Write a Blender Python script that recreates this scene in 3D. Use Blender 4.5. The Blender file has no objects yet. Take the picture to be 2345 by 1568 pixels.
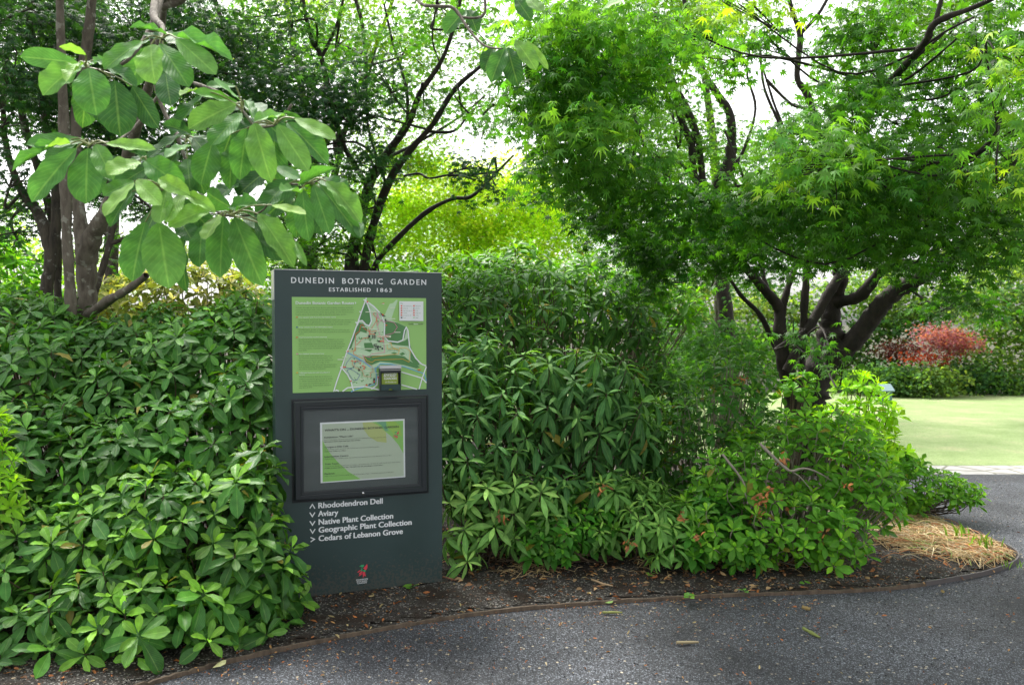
import bpy, math, random
import numpy as np
from mathutils import Vector, Matrix

# ------------------------------------------------------------------ camera, sky, sun, exposure
scene = bpy.context.scene
COL = scene.collection
H0 = 1.62
FPX = 1919.0                       # focal length in units of a 2345 px wide picture
CX, CY = 1172.5, 784.0
PITCH = math.atan(80.0 / 3352.0)
cam_d = bpy.data.cameras.new("camera")
cam = bpy.data.objects.new("camera", cam_d)
COL.objects.link(cam)
cam.location = (0, 0, H0)
cam.rotation_euler = (math.pi / 2 - PITCH, 0, 0)
cam_d.sensor_width = 36.0
cam_d.lens = 36.0 * FPX / 2345.0
cam_d.clip_start = 0.05
cam_d.clip_end = 900
cam_d.dof.use_dof = True
cam_d.dof.focus_distance = 4.8
cam_d.dof.aperture_fstop = 4.0
scene.camera = cam

SUN_EL, SUN_AZ = math.radians(56), math.radians(-28)   # azimuth from +Y towards +X
world = bpy.data.worlds.new("World")
scene.world = world
world.use_nodes = True
wn = world.node_tree
bg = wn.nodes["Background"]
sky = wn.nodes.new("ShaderNodeTexSky")
sky.sky_type = 'NISHITA'
sky.sun_disc = False
sky.sun_elevation = SUN_EL
sky.sun_rotation = SUN_AZ
sky.air_density = 1.0
sky.dust_density = 4.0
hs = wn.nodes.new("ShaderNodeHueSaturation")
hs.inputs['Saturation'].default_value = 0.12           # bright overcast: nearly neutral
wn.links.new(sky.outputs[0], hs.inputs['Color'])
wn.links.new(hs.outputs[0], bg.inputs[0])
bg.inputs[1].default_value = 0.15
sun_d = bpy.data.lights.new("sun", 'SUN')
sun_d.energy = 2.0
sun_d.angle = math.radians(12)
sun_d.color = (1.0, 0.96, 0.88)
sun = bpy.data.objects.new("sun", sun_d)
COL.objects.link(sun)
sdir = Vector((math.sin(SUN_AZ) * math.cos(SUN_EL), math.cos(SUN_AZ) * math.cos(SUN_EL), math.sin(SUN_EL)))
sun.rotation_euler = sdir.to_track_quat('Z', 'Y').to_euler()
scene.view_settings.view_transform = 'Standard'
scene.view_settings.look = 'None'
scene.view_settings.exposure = 1.45
scene.view_settings.gamma = 1.0
scene.cycles.max_bounces = 7
scene.cycles.diffuse_bounces = 3
scene.cycles.glossy_bounces = 2
scene.cycles.transmission_bounces = 4
scene.cycles.transparent_max_bounces = 6
scene.cycles.sample_clamp_indirect = 6.0
scene.cycles.use_denoising = True

# ------------------------------------------------------------------ pixel -> place helpers
cP, sP = math.cos(PITCH), math.sin(PITCH)
def ray(px, py):
    a = (px - CX) / FPX
    u = -(py - CY) / FPX
    return np.array([a, cP + u * sP, u * cP - sP])
def S(px, py, Y):
    """point at world depth Y that lies in the direction of picture point px, py"""
    r = ray(px, py)
    return np.array([0, 0, H0]) + r * (Y / r[1])
def G(px, py, z=0.0):
    r = ray(px, py)
    return np.array([0, 0, H0]) + r * ((z - H0) / r[2])
def sz(px, Y):
    return px * Y / FPX

rng = np.random.default_rng(7)
def nrm(v):
    v = np.asarray(v, float)
    return v / (np.linalg.norm(v, axis=-1, keepdims=True) + 1e-9)

# ------------------------------------------------------------------ materials
def mat(name):
    m = bpy.data.materials.new(name)
    m.use_nodes = True
    return m, m.node_tree.nodes, m.node_tree.links, m.node_tree.nodes["Principled BSDF"]
def N(nodes, t, **kw):
    n = nodes.new(t)
    for k, v in kw.items():
        if k in n.inputs.keys() if hasattr(n.inputs, 'keys') else False:
            n.inputs[k].default_value = v
        else:
            setattr(n, k, v)
    return n
def flat(name, c, rough=0.5, metal=0.0, spec=0.5):
    m, n, l, b = mat(name)
    b.inputs['Base Color'].default_value = (*c, 1)
    b.inputs['Roughness'].default_value = rough
    b.inputs['Metallic'].default_value = metal
    b.inputs['Specular IOR Level'].default_value = spec
    return m
def ramp(nodes, stops):
    r = nodes.new('ShaderNodeValToRGB')
    e = r.color_ramp.elements
    while len(e) < len(stops):
        e.new(0.5)
    for i, (p, c) in enumerate(stops):
        e[i].position = p
        e[i].color = (*c, 1)
    return r

def leaf_mat(name, rough=0.38, trans=0.40, veins=0, spec=0.5, tint=(1.2, 1.2, 0.25), tk=1.7):
    m, n, l, b = mat(name)
    at = n.new('ShaderNodeAttribute'); at.attribute_name = 'pig'
    base = at.outputs['Color']
    if veins:
        uv = n.new('ShaderNodeUVMap'); uv.uv_map = 'UVMap'
        sep = n.new('ShaderNodeSeparateXYZ'); l.new(uv.outputs[0], sep.inputs[0])
        ab = n.new('ShaderNodeMath'); ab.operation = 'SUBTRACT'; l.new(sep.outputs[0], ab.inputs[0]); ab.inputs[1].default_value = 0.5
        a2 = n.new('ShaderNodeMath'); a2.operation = 'ABSOLUTE'; l.new(ab.outputs[0], a2.inputs[0])
        # midrib
        mr = n.new('ShaderNodeMapRange'); l.new(a2.outputs[0], mr.inputs[0])
        mr.inputs[1].default_value = 0.012; mr.inputs[2].default_value = 0.045; mr.inputs[3].default_value = 1; mr.inputs[4].default_value = 0
        # side veins: periodic in v - k*|u|
        k = n.new('ShaderNodeMath'); k.operation = 'MULTIPLY_ADD'; l.new(a2.outputs[0], k.inputs[0]); k.inputs[1].default_value = -0.62; l.new(sep.outputs[1], k.inputs[2])
        fr = n.new('ShaderNodeMath'); fr.operation = 'MULTIPLY'; l.new(k.outputs[0], fr.inputs[0]); fr.inputs[1].default_value = float(veins)
        f2 = n.new('ShaderNodeMath'); f2.operation = 'PINGPONG'; l.new(fr.outputs[0], f2.inputs[0]); f2.inputs[1].default_value = 0.5
        m2 = n.new('ShaderNodeMapRange'); l.new(f2.outputs[0], m2.inputs[0])
        m2.inputs[1].default_value = 0.02; m2.inputs[2].default_value = 0.12; m2.inputs[3].default_value = 0.45; m2.inputs[4].default_value = 0
        mx = n.new('ShaderNodeMath'); mx.operation = 'MAXIMUM'; l.new(mr.outputs[0], mx.inputs[0]); l.new(m2.outputs[0], mx.inputs[1])
        mc = n.new('ShaderNodeMix'); mc.data_type = 'RGBA'; mc.blend_type = 'MIX'
        sc = n.new('ShaderNodeMath'); sc.operation = 'MULTIPLY'; l.new(mx.outputs[0], sc.inputs[0]); sc.inputs[1].default_value = 0.75
        l.new(sc.outputs[0], mc.inputs[0]); l.new(base, mc.inputs[6])
        lt = n.new('ShaderNodeMix'); lt.data_type = 'RGBA'; lt.blend_type = 'ADD'; lt.inputs[0].default_value = 1
        l.new(base, lt.inputs[6]); lt.inputs[7].default_value = (0.13, 0.17, 0.05, 1)
        l.new(lt.outputs[2], mc.inputs[7])
        base = mc.outputs[2]
        bp = n.new('ShaderNodeBump'); bp.inputs['Strength'].default_value = 0.35; bp.inputs['Distance'].default_value = 0.004
        inv = n.new('ShaderNodeMath'); inv.operation = 'SUBTRACT'; inv.inputs[0].default_value = 1; l.new(f2.outputs[0], inv.inputs[1])
        l.new(f2.outputs[0], bp.inputs['Height']); l.new(bp.outputs[0], b.inputs['Normal'])
    # mottling
    tc = n.new('ShaderNodeNewGeometry')
    no = n.new('ShaderNodeTexNoise'); no.inputs['Scale'].default_value = 28; no.inputs['Detail'].default_value = 3
    l.new(tc.outputs['Position'], no.inputs['Vector'])
    mr3 = n.new('ShaderNodeMapRange'); l.new(no.outputs[0], mr3.inputs[0]); mr3.inputs[1].default_value = .3; mr3.inputs[2].default_value = .7
    mr3.inputs[3].default_value = 0.78; mr3.inputs[4].default_value = 1.2
    mm = n.new('ShaderNodeMix'); mm.data_type = 'RGBA'; mm.blend_type = 'MULTIPLY'; mm.inputs[0].default_value = 1
    l.new(base, mm.inputs[6]); l.new(mr3.outputs[0], mm.inputs[7])
    base = mm.outputs[2]
    l.new(base, b.inputs['Base Color'])
    b.inputs['Roughness'].default_value = rough
    b.inputs['Specular IOR Level'].default_value = spec
    tr = n.new('ShaderNodeBsdfTranslucent')
    tm = n.new('ShaderNodeMix'); tm.data_type = 'RGBA'; tm.blend_type = 'MULTIPLY'; tm.inputs[0].default_value = 1
    l.new(base, tm.inputs[6]); tm.inputs[7].default_value = (*[t * tk for t in tint], 1)
    l.new(tm.outputs[2], tr.inputs[0])
    ms = n.new('ShaderNodeMixShader'); ms.inputs[0].default_value = trans
    l.new(b.outputs[0], ms.inputs[1]); l.new(tr.outputs[0], ms.inputs[2])
    l.new(ms.outputs[0], n['Material Output'].inputs[0])
    return m

M = {}
M['magnolia'] = leaf_mat('magnolia_leaf', 0.55, 0.28, veins=11, spec=.16, tint=(1.1, 1.2, .4))
M['rhodo'] = leaf_mat('glossy_leaf', 0.36, 0.22, veins=13, spec=0.32)
M['rhodo_matt'] = leaf_mat('matt_leaf', 0.5, 0.25, veins=12, spec=.16)
M['azalea'] = leaf_mat('azalea_leaf', 0.45, 0.34, veins=0, spec=.2)
M['maple'] = leaf_mat('maple_leaf', 0.5, 0.48, spec=.2)
M['far'] = leaf_mat('far_leaf', 0.7, 0.45, spec=.05, tk=1.5)
M['dry'] = leaf_mat('dry_leaf', 0.7, 0.2, tint=(1, .7, .4))

def bark_mat(name, c1, c2, c3, lichen=0.55):
    m, n, l, b = mat(name)
    g = n.new('ShaderNodeNewGeometry')
    mp = n.new('ShaderNodeMapping'); mp.inputs['Scale'].default_value = (14, 14, 4); l.new(g.outputs['Position'], mp.inputs[0])
    no = n.new('ShaderNodeTexNoise'); no.inputs['Scale'].default_value = 1.6; no.inputs['Detail'].default_value = 6; no.inputs['Roughness'].default_value = .65
    l.new(mp.outputs[0], no.inputs['Vector'])
    r = ramp(n, [(0.3, c1), (0.62, c2), (0.8, c2)]); l.new(no.outputs[0], r.inputs[0])
    n2 = n.new('ShaderNodeTexNoise'); n2.inputs['Scale'].default_value = 17; n2.inputs['Detail'].default_value = 5
    l.new(g.outputs['Position'], n2.inputs['Vector'])
    mr = n.new('ShaderNodeMapRange'); l.new(n2.outputs[0], mr.inputs[0]); mr.inputs[1].default_value = lichen; mr.inputs[2].default_value = lichen + .06
    mx = n.new('ShaderNodeMix'); mx.data_type = 'RGBA'; l.new(mr.outputs[0], mx.inputs[0]); l.new(r.outputs[0], mx.inputs[6]); mx.inputs[7].default_value = (*c3, 1)
    l.new(mx.outputs[2], b.inputs['Base Color'])
    b.inputs['Roughness'].default_value = .85
    bp = n.new('ShaderNodeBump'); bp.inputs['Strength'].default_value = .7; bp.inputs['Distance'].default_value = .02
    l.new(no.outputs[0], bp.inputs['Height']); l.new(bp.outputs[0], b.inputs['Normal'])
    return m
M['bark_pale'] = bark_mat('pale_bark', (.07, .055, .04), (.17, .145, .11), (.26, .25, .20), .60)
M['bark_dark'] = bark_mat('dark_bark', (.008, .006, .004), (.030, .022, .015), (.07, .065, .05), .66)
M['bark_mid'] = bark_mat('brown_bark', (.02, .017, .012), (.085, .07, .05), (.2, .2, .17), .6)
M['twig'] = flat('green_twig', (.19, .22, .06), .5)
M['twig_brown'] = flat('brown_twig', (.10, .07, .045), .7)
M['twig_grey'] = flat('grey_twig', (.30, .26, .21), .7)

# ------------------------------------------------------------------ object helpers
def tag(o, label=None, cat=None, group=None, kind=None):
    if label: o['label'] = label
    if cat: o['category'] = cat
    if group: o['group'] = group
    if kind: o['kind'] = kind
    return o
def thing(name, loc, label, cat, group=None):
    o = bpy.data.objects.new(name, None)
    o.empty_display_size = .1
    o.location = Vector([float(v) for v in loc])
    COL.objects.link(o)
    return tag(o, label, cat, group)
def mesh_obj(name, V, F, m, parent=None, pig=None, uv=None, smooth=True, quads=None, matidx=None):
    """V (n,3) world points; F list of faces or None; quads (k,4) array"""
    me = bpy.data.meshes.new(name)
    V = np.asarray(V, np.float32)
    if quads is not None:
        Q = np.asarray(quads, np.int32)
        me.vertices.add(len(V)); me.vertices.foreach_set('co', V.ravel())
        w = Q.shape[1]
        me.loops.add(Q.size); me.loops.foreach_set('vertex_index', Q.ravel())
        me.polygons.add(len(Q)); me.polygons.foreach_set('loop_start', np.arange(len(Q), dtype=np.int32) * w)
        me.update(calc_edges=True)
    else:
        me.from_pydata([tuple(map(float, v)) for v in V], [], [tuple(map(int, f)) for f in F])
        me.update()
    if smooth:
        me.polygons.foreach_set('use_smooth', np.ones(len(me.polygons), bool))
    if pig is not None:
        a = me.attributes.new('pig', 'FLOAT_COLOR', 'POINT')
        P = np.ones((len(V), 4), np.float32); P[:, :3] = pig
        a.data.foreach_set('color', P.ravel())
    if uv is not None:
        u = me.uv_layers.new(name='UVMap')
        li = np.empty(len(me.loops), np.int32); me.loops.foreach_get('vertex_index', li)
        u.data.foreach_set('uv', np.asarray(uv, np.float32)[li].ravel())
    if isinstance(m, (list, tuple)):
        for x in m: me.materials.append(x)
        if matidx is not None: me.polygons.foreach_set('material_index', np.asarray(matidx, np.int32))
    else:
        me.materials.append(m)
    o = bpy.data.objects.new(name, me)
    COL.objects.link(o)
    if parent is not None:
        o.parent = parent
        o.matrix_parent_inverse = Matrix.Translation(-parent.location)
    return o

# ------------------------------------------------------------------ leaves
def grid_leaf(cols, rows, widthf, cup=0.10, arch=0.22, wav=0.0, tip=0.0):
    """strip leaf: x across (-.5..+.5 * width), y along 0..1, z up"""
    V, UV, F = [], [], []
    for j in range(rows + 1):
        t = j / rows
        w = widthf(t)
        for i in range(cols + 1):
            u = i / cols * 2 - 1
            z = cup * abs(u) * w - arch * t * t + (wav * math.sin(t * 17 + (1 if u > 0 else 2.3)) * abs(u) * w)
            V.append((u * w * .5, t, z)); UV.append((u * .5 * 1.0 + .5, t))
    for j in range(rows):
        for i in range(cols):
            a = j * (cols + 1) + i
            F.append((a, a + 1, a + cols + 2, a + cols + 1))
    return np.array(V, float), np.array(F, int), np.array(UV, float)
def w_obov(t):   # obovate, broad toward the tip
    return max(0.02, math.sin(math.pi * t ** 1.6) ** .62) * (1 if t < .97 else .8)
def w_ell(t):
    return max(0.03, math.sin(math.pi * t ** 1.05) ** .75)
def w_lance(t):
    return max(0.03, math.sin(math.pi * t ** 1.25) ** .8)
L_MAG = grid_leaf(6, 12, lambda t: max(.02, math.sin(math.pi * min(1, t ** 1.28)) ** .52), cup=.085, arch=.12, wav=.035)
L_RHO = grid_leaf(4, 7, w_obov, cup=.07, arch=.18, wav=.03)
L_RHN = grid_leaf(2, 6, w_lance, cup=.06, arch=.38)
L_AZA = grid_leaf(2, 4, w_obov, cup=.10, arch=.15)
L_MID = grid_leaf(2, 3, w_ell, cup=.1, arch=.2)
L_FAR = (np.array([(0, 0, 0), (.5, .5, .10), (0, 1, -.12), (-.5, .5, .10)], float), np.array([(0, 1, 2, 3)]), np.array([(0, 0)] * 4, float))
def maple_leaf():
    ang = [0, 36, -36, 74, -74, 122, -122]
    ln = [1.0, .93, .93, .72, .72, .40, .40]
    order = sorted(range(7), key=lambda i: -ang[i])
    V = [(0, 0, 0)]
    tips, notches = [], []
    seq = [(ang[i], ln[i]) for i in order]
    na = [155] + [(seq[i][0] + seq[i + 1][0]) / 2 for i in range(6)] + [-155]
    F = []
    for a in na:
        r = .30 if abs(a) < 130 else .14
        notches.append(len(V)); V.append((math.sin(math.radians(a)) * r, math.cos(math.radians(a)) * r, .02))
    for a, L in seq:
        tips.append(len(V)); V.append((math.sin(math.radians(a)) * L, math.cos(math.radians(a)) * L, -.16 * L))
    for i in range(7):
        F.append((0, notches[i], tips[i], notches[i + 1]))
    V = np.array(V, float); V[:, 1] += .35; V[:, :2] *= .74
    return V, np.array(F), np.zeros((len(V), 2))
L_MAP = maple_leaf()

def scatter(T, P, D, Nn, L, W, pig, bend=None):
    """leaves from template T at P, axis D, normal ~Nn, length L, width ratio W, pigment pig (n,3)"""
    V, F, UV = T
    P = np.asarray(P, float); n = len(P)
    D = nrm(D)
    X = nrm(np.cross(D, Nn)); Z = np.cross(X, D)
    L = np.broadcast_to(np.asarray(L, float), (n,)); W = np.broadcast_to(np.asarray(W, float), (n,))
    b = np.ones(n) if bend is None else np.asarray(bend, float)
    out = P[:, None, :] + L[:, None, None] * (V[None, :, 0, None] * W[:, None, None] * X[:, None, :]
          + V[None, :, 1, None] * D[:, None, :] + (V[None, :, 2] * b[:, None])[..., None] * Z[:, None, :])
    Q = F[None] + (np.arange(n) * len(V))[:, None, None]
    pg = np.repeat(np.asarray(pig, float)[:, None, :], len(V), 1)
    uv = np.repeat(UV[None], n, 0)
    return out.reshape(-1, 3), Q.reshape(-1, F.shape[1]), pg.reshape(-1, 3), uv.reshape(-1, 2)
class Fol:
    def __init__(s): s.v, s.q, s.p, s.u, s.n = [], [], [], [], 0
    def add(s, T, P, D, Nn, L, W, pig, bend=None):
        if len(P) == 0: return
        v, q, p, u = scatter(T, P, D, Nn, L, W, pig, bend)
        s.v.append(v); s.q.append(q + s.n); s.p.append(p); s.u.append(u); s.n += len(v)
    def build(s, name, m, parent, uv=True):
        return mesh_obj(name, np.concatenate(s.v), None, m, parent, np.clip(np.concatenate(s.p), 0.004, 1), np.concatenate(s.u) if uv else None, True, np.concatenate(s.q))

def vary(c, n, amt=.18, yel=.12, r=rng):
    c = np.asarray(c, float)
    k = np.exp(r.normal(0, amt, (n, 1)))
    y = r.normal(0, yel, (n, 1))
    return c[None] * k * np.concatenate([1 + y, 1 + y * .25, 1 - y * .5], 1)

# ------------------------------------------------------------------ tubes (branches)
def smooth_path(pts, rad, n=6):
    pts = [np.asarray(p, float) for p in pts]
    P, R = [], []
    for i in range(len(pts) - 1):
        p0 = pts[max(i - 1, 0)]; p1 = pts[i]; p2 = pts[i + 1]; p3 = pts[min(i + 2, len(pts) - 1)]
        for k in range(n):
            t = k / n
            P.append(.5 * ((2 * p1) + (-p0 + p2) * t + (2 * p0 - 5 * p1 + 4 * p2 - p3) * t * t + (-p0 + 3 * p1 - 3 * p2 + p3) * t ** 3))
            R.append(rad[i] * (1 - t) + rad[i + 1] * t)
    P.append(pts[-1]); R.append(rad[-1])
    return np.array(P), np.array(R)
class Tube:
    def __init__(s): s.v, s.q, s.n = [], [], 0
    def path(s, pts, rad, sides=8, n=6, wob=0.10, cap=True, raw=False):
        P, R = (np.array(pts, float), np.array(rad, float)) if raw else smooth_path(pts, rad, n)
        T = nrm(np.gradient(P, axis=0))
        up = np.array([0.13, 1.0, 0.21]); 
        A = nrm(np.cross(T, up)); B = np.cross(T, A)
        a = np.arange(sides) / sides * 2 * math.pi
        rr = R[:, None] * (1 + rng.normal(0, wob, (len(P), sides)) * .5 + rng.normal(0, wob, (len(P), 1)) * .6)
        V = P[:, None, :] + rr[..., None] * (np.cos(a)[None, :, None] * A[:, None, :] + np.sin(a)[None, :, None] * B[:, None, :])
        m = len(P); idx = np.arange(m * sides).reshape(m, sides)
        q = np.stack([idx[:-1], np.roll(idx[:-1], -1, 1), np.roll(idx[1:], -1, 1), idx[1:]], -1).reshape(-1, 4)
        s.v.append(V.reshape(-1, 3)); s.q.append(q + s.n); s.n += m * sides
        return P, R
    def build(s, name, m, parent):
        return mesh_obj(name, np.concatenate(s.v), None, m, parent, quads=np.concatenate(s.q))
def limb(tb, pl, sides=9, n=6, wob=.10):
    """pl: list of (px, py, Y, width_px)"""
    pts = [S(a, b, Y) for a, b, Y, w in pl]
    rad = [sz(w, Y) * .5 for a, b, Y, w in pl]
    return tb.path(pts, rad, sides, n, wob)

# ------------------------------------------------------------------ ground
def ground_mat(name, c_dark, c_mid, c_chip, chip_scale, chip_lo, big=(.8, 1.25), rough=.9, brown=None, bump=.8, stones=None):
    m, n, l, b = mat(name)
    g = n.new('ShaderNodeNewGeometry')
    v = n.new('ShaderNodeTexVoronoi'); v.inputs['Scale'].default_value = chip_scale
    l.new(g.outputs['Position'], v.inputs['Vector'])
    sp = n.new('ShaderNodeSeparateColor'); l.new(v.outputs['Color'], sp.inputs[0])
    r = ramp(n, [(0, c_dark), (.55, c_mid), (chip_lo, c_mid), (min(.999, chip_lo + .06), c_chip)])
    l.new(sp.outputs[0], r.inputs[0])
    base = r.outputs[0]
    if stones:
        for (sc, thr, colr, ch) in stones:
            v2 = n.new('ShaderNodeTexVoronoi'); v2.inputs['Scale'].default_value = sc
            l.new(g.outputs['Position'], v2.inputs['Vector'])
            s2 = n.new('ShaderNodeSeparateColor'); l.new(v2.outputs['Color'], s2.inputs[0])
            t1 = n.new('ShaderNodeMath'); t1.operation = 'GREATER_THAN'; l.new(s2.outputs[ch], t1.inputs[0]); t1.inputs[1].default_value = thr
            t2 = n.new('ShaderNodeMath'); t2.operation = 'LESS_THAN'; l.new(v2.outputs['Distance'], t2.inputs[0]); t2.inputs[1].default_value = .42
            t3 = n.new('ShaderNodeMath'); t3.operation = 'MULTIPLY'; l.new(t1.outputs[0], t3.inputs[0]); l.new(t2.outputs[0], t3.inputs[1])
            mx = n.new('ShaderNodeMix'); mx.data_type = 'RGBA'; l.new(t3.outputs[0], mx.inputs[0]); l.new(base, mx.inputs[6]); mx.inputs[7].default_value = (*colr, 1)
            base = mx.outputs[2]
    no = n.new('ShaderNodeTexNoise'); no.inputs['Scale'].default_value = .75; no.inputs['Detail'].default_value = 7; no.inputs['Roughness'].default_value = .6
    l.new(g.outputs['Position'], no.inputs['Vector'])
    mr = n.new('ShaderNodeMapRange'); l.new(no.outputs[0], mr.inputs[0]); mr.inputs[1].default_value = .35; mr.inputs[2].default_value = .65
    mr.inputs[3].default_value = big[0]; mr.inputs[4].default_value = big[1]
    mm = n.new('ShaderNodeMix'); mm.data_type = 'RGBA'; mm.blend_type = 'MULTIPLY'; mm.inputs[0].default_value = 1
    l.new(base, mm.inputs[6]); l.new(mr.outputs[0], mm.inputs[7])
    base = mm.outputs[2]
    if brown:
        n3 = n.new('ShaderNodeTexNoise'); n3.inputs['Scale'].default_value = 5; n3.inputs['Detail'].default_value = 5
        l.new(g.outputs['Position'], n3.inputs['Vector'])
        m3 = n.new('ShaderNodeMapRange'); l.new(n3.outputs[0], m3.inputs[0]); m3.inputs[1].default_value = .5; m3.inputs[2].default_value = .62
        mx = n.new('ShaderNodeMix'); mx.data_type = 'RGBA'; l.new(m3.outputs[0], mx.inputs[0]); l.new(base, mx.inputs[6]); mx.inputs[7].default_value = (*brown, 1)
        base = mx.outputs[2]
    l.new(base, b.inputs['Base Color'])
    b.inputs['Roughness'].default_value = rough
    b.inputs['Specular IOR Level'].default_value = .35
    bp = n.new('ShaderNodeBump'); bp.inputs['Strength'].default_value = bump; bp.inputs['Distance'].default_value = .006
    l.new(v.outputs['Distance'], bp.inputs['Height']); l.new(bp.outputs[0], b.inputs['Normal'])
    return m
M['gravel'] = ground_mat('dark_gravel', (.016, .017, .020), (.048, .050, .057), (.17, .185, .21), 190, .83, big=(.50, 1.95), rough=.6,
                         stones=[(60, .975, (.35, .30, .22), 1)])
M['soil'] = ground_mat('bed_soil', (.016, .014, .012), (.052, .046, .040), (.24, .23, .21), 120, .86, big=(.7, 1.4), brown=(.032, .022, .015),
                       stones=[(45, .95, (.20, .09, .035), 1), (38, .975, (.34, .27, .18), 2)], bump=1)
def lawn_mat():
    m, n, l, b = mat('lawn_grass')
    g = n.new('ShaderNodeNewGeometry')
    a = n.new('ShaderNodeTexNoise'); a.inputs['Scale'].default_value = .9; a.inputs['Detail'].default_value = 6; a.inputs['Roughness'].default_value = .7
    l.new(g.outputs['Position'], a.inputs['Vector'])
    r = ramp(n, [(.34, (.17, .25, .075)), (.52, (.235, .31, .12)), (.66, (.32, .33, .17))]); l.new(a.outputs[0], r.inputs[0])
    f = n.new('ShaderNodeTexNoise'); f.inputs['Scale'].default_value = 45; f.inputs['Detail'].default_value = 3
    l.new(g.outputs['Position'], f.inputs['Vector'])
    mr = n.new('ShaderNodeMapRange'); l.new(f.outputs[0], mr.inputs[0]); mr.inputs[1].default_value = .3; mr.inputs[2].default_value = .7; mr.inputs[3].default_value = .75; mr.inputs[4].default_value = 1.2
    mm = n.new('ShaderNodeMix'); mm.data_type = 'RGBA'; mm.blend_type = 'MULTIPLY'; mm.inputs[0].default_value = 1
    l.new(r.outputs[0], mm.inputs[6]); l.new(mr.outputs[0], mm.inputs[7]); l.new(mm.outputs[2], b.inputs['Base Color'])
    b.inputs['Roughness'].default_value = .9
    bp = n.new('ShaderNodeBump'); bp.inputs['Strength'].default_value = .6; bp.inputs['Distance'].default_value = .03; l.new(f.outputs[0], bp.inputs['Height']); l.new(bp.outputs[0], b.inputs['Normal'])
    return m
M['lawn'] = lawn_mat()
M['ground'] = ground_mat('earth', (.03, .03, .018), (.06, .055, .035), (.12, .10, .06), 30, .9, brown=(.05, .07, .025))
def paving_mat():
    m, n, l, b = mat('pale_stone_paving')
    g = n.new('ShaderNodeNewGeometry')
    v = n.new('ShaderNodeTexVoronoi'); v.feature = 'DISTANCE_TO_EDGE'; v.inputs['Scale'].default_value = 2.6
    l.new(g.outputs['Position'], v.inputs['Vector'])
    mr = n.new('ShaderNodeMapRange'); l.new(v.outputs['Distance'], mr.inputs[0]); mr.inputs[1].default_value = .015; mr.inputs[2].default_value = .05
    c = n.new('ShaderNodeTexNoise'); c.inputs['Scale'].default_value = 5; c.inputs['Detail'].default_value = 6; l.new(g.outputs['Position'], c.inputs['Vector'])
    r = ramp(n, [(.3, (.30, .29, .27)), (.7, (.46, .45, .43))]); l.new(c.outputs[0], r.inputs[0])
    mx = n.new('ShaderNodeMix'); mx.data_type = 'RGBA'; l.new(mr.outputs[0], mx.inputs[0]); mx.inputs[6].default_value = (.16, .16, .12, 1); l.new(r.outputs[0], mx.inputs[7])
    l.new(mx.outputs[2], b.inputs['Base Color']); b.inputs['Roughness'].default_value = .85
    return m
M['paving'] = paving_mat()
M['_unused'] = ground_mat('pale_paving', (.40, .39, .36), (.50, .49, .46), (.6, .58, .55), 60, .8, big=(.85, 1.1), bump=.2)

def sheet(name, poly, z, m, kind='structure'):
    o = mesh_obj(name, [(x, y, z) for x, y in poly], [tuple(range(len(poly)))], m, smooth=False)
    return tag(o, kind=kind)
sheet('ground', [(-300, -60), (300, -60), (300, 500), (-300, 500)], -0.012, M['ground'])
def catm(pts, n=8):
    P, _ = smooth_path([(x, y, 0) for x, y in pts], [0] * len(pts), n)
    return P[:, :2]
edge_px = [(-320, 1800), (60, 1655), (330, 1568), (560, 1506), (860, 1443), (1172, 1396), (1600, 1366), (2000, 1350), (2200, 1325), (2295, 1302),
           (2331, 1282), (2322, 1262), (2270, 1237), (2180, 1202), (2090, 1168)]
edge_xy = [tuple(G(a, b)[:2]) for a, b in edge_px]
edge_c = catm(edge_xy, 8)
back = [(4.0, 9.4), (2.0, 10.2), (-3, 12.5), (-9, 14.0), (-9, 2.0)]
gp = [(-12, -6), (14, -6), (14, 8.95), (3.9, 8.95), (2.5, 8.6), (1.0, 7.2), (-9, 6.0), (-12, 3)]
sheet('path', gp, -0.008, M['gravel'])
sheet('paving', [(2.6, 8.95), (14, 8.95), (14, 9.5), (2.6, 9.5)], -0.006, M['paving'])
lw = G(2100, 912)[1]
sheet('lawn', [(-1.0, 9.5), (26, 9.5), (26, lw + 1.5), (-1.0, lw + 1.5)], -0.004, M['lawn'])
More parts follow.
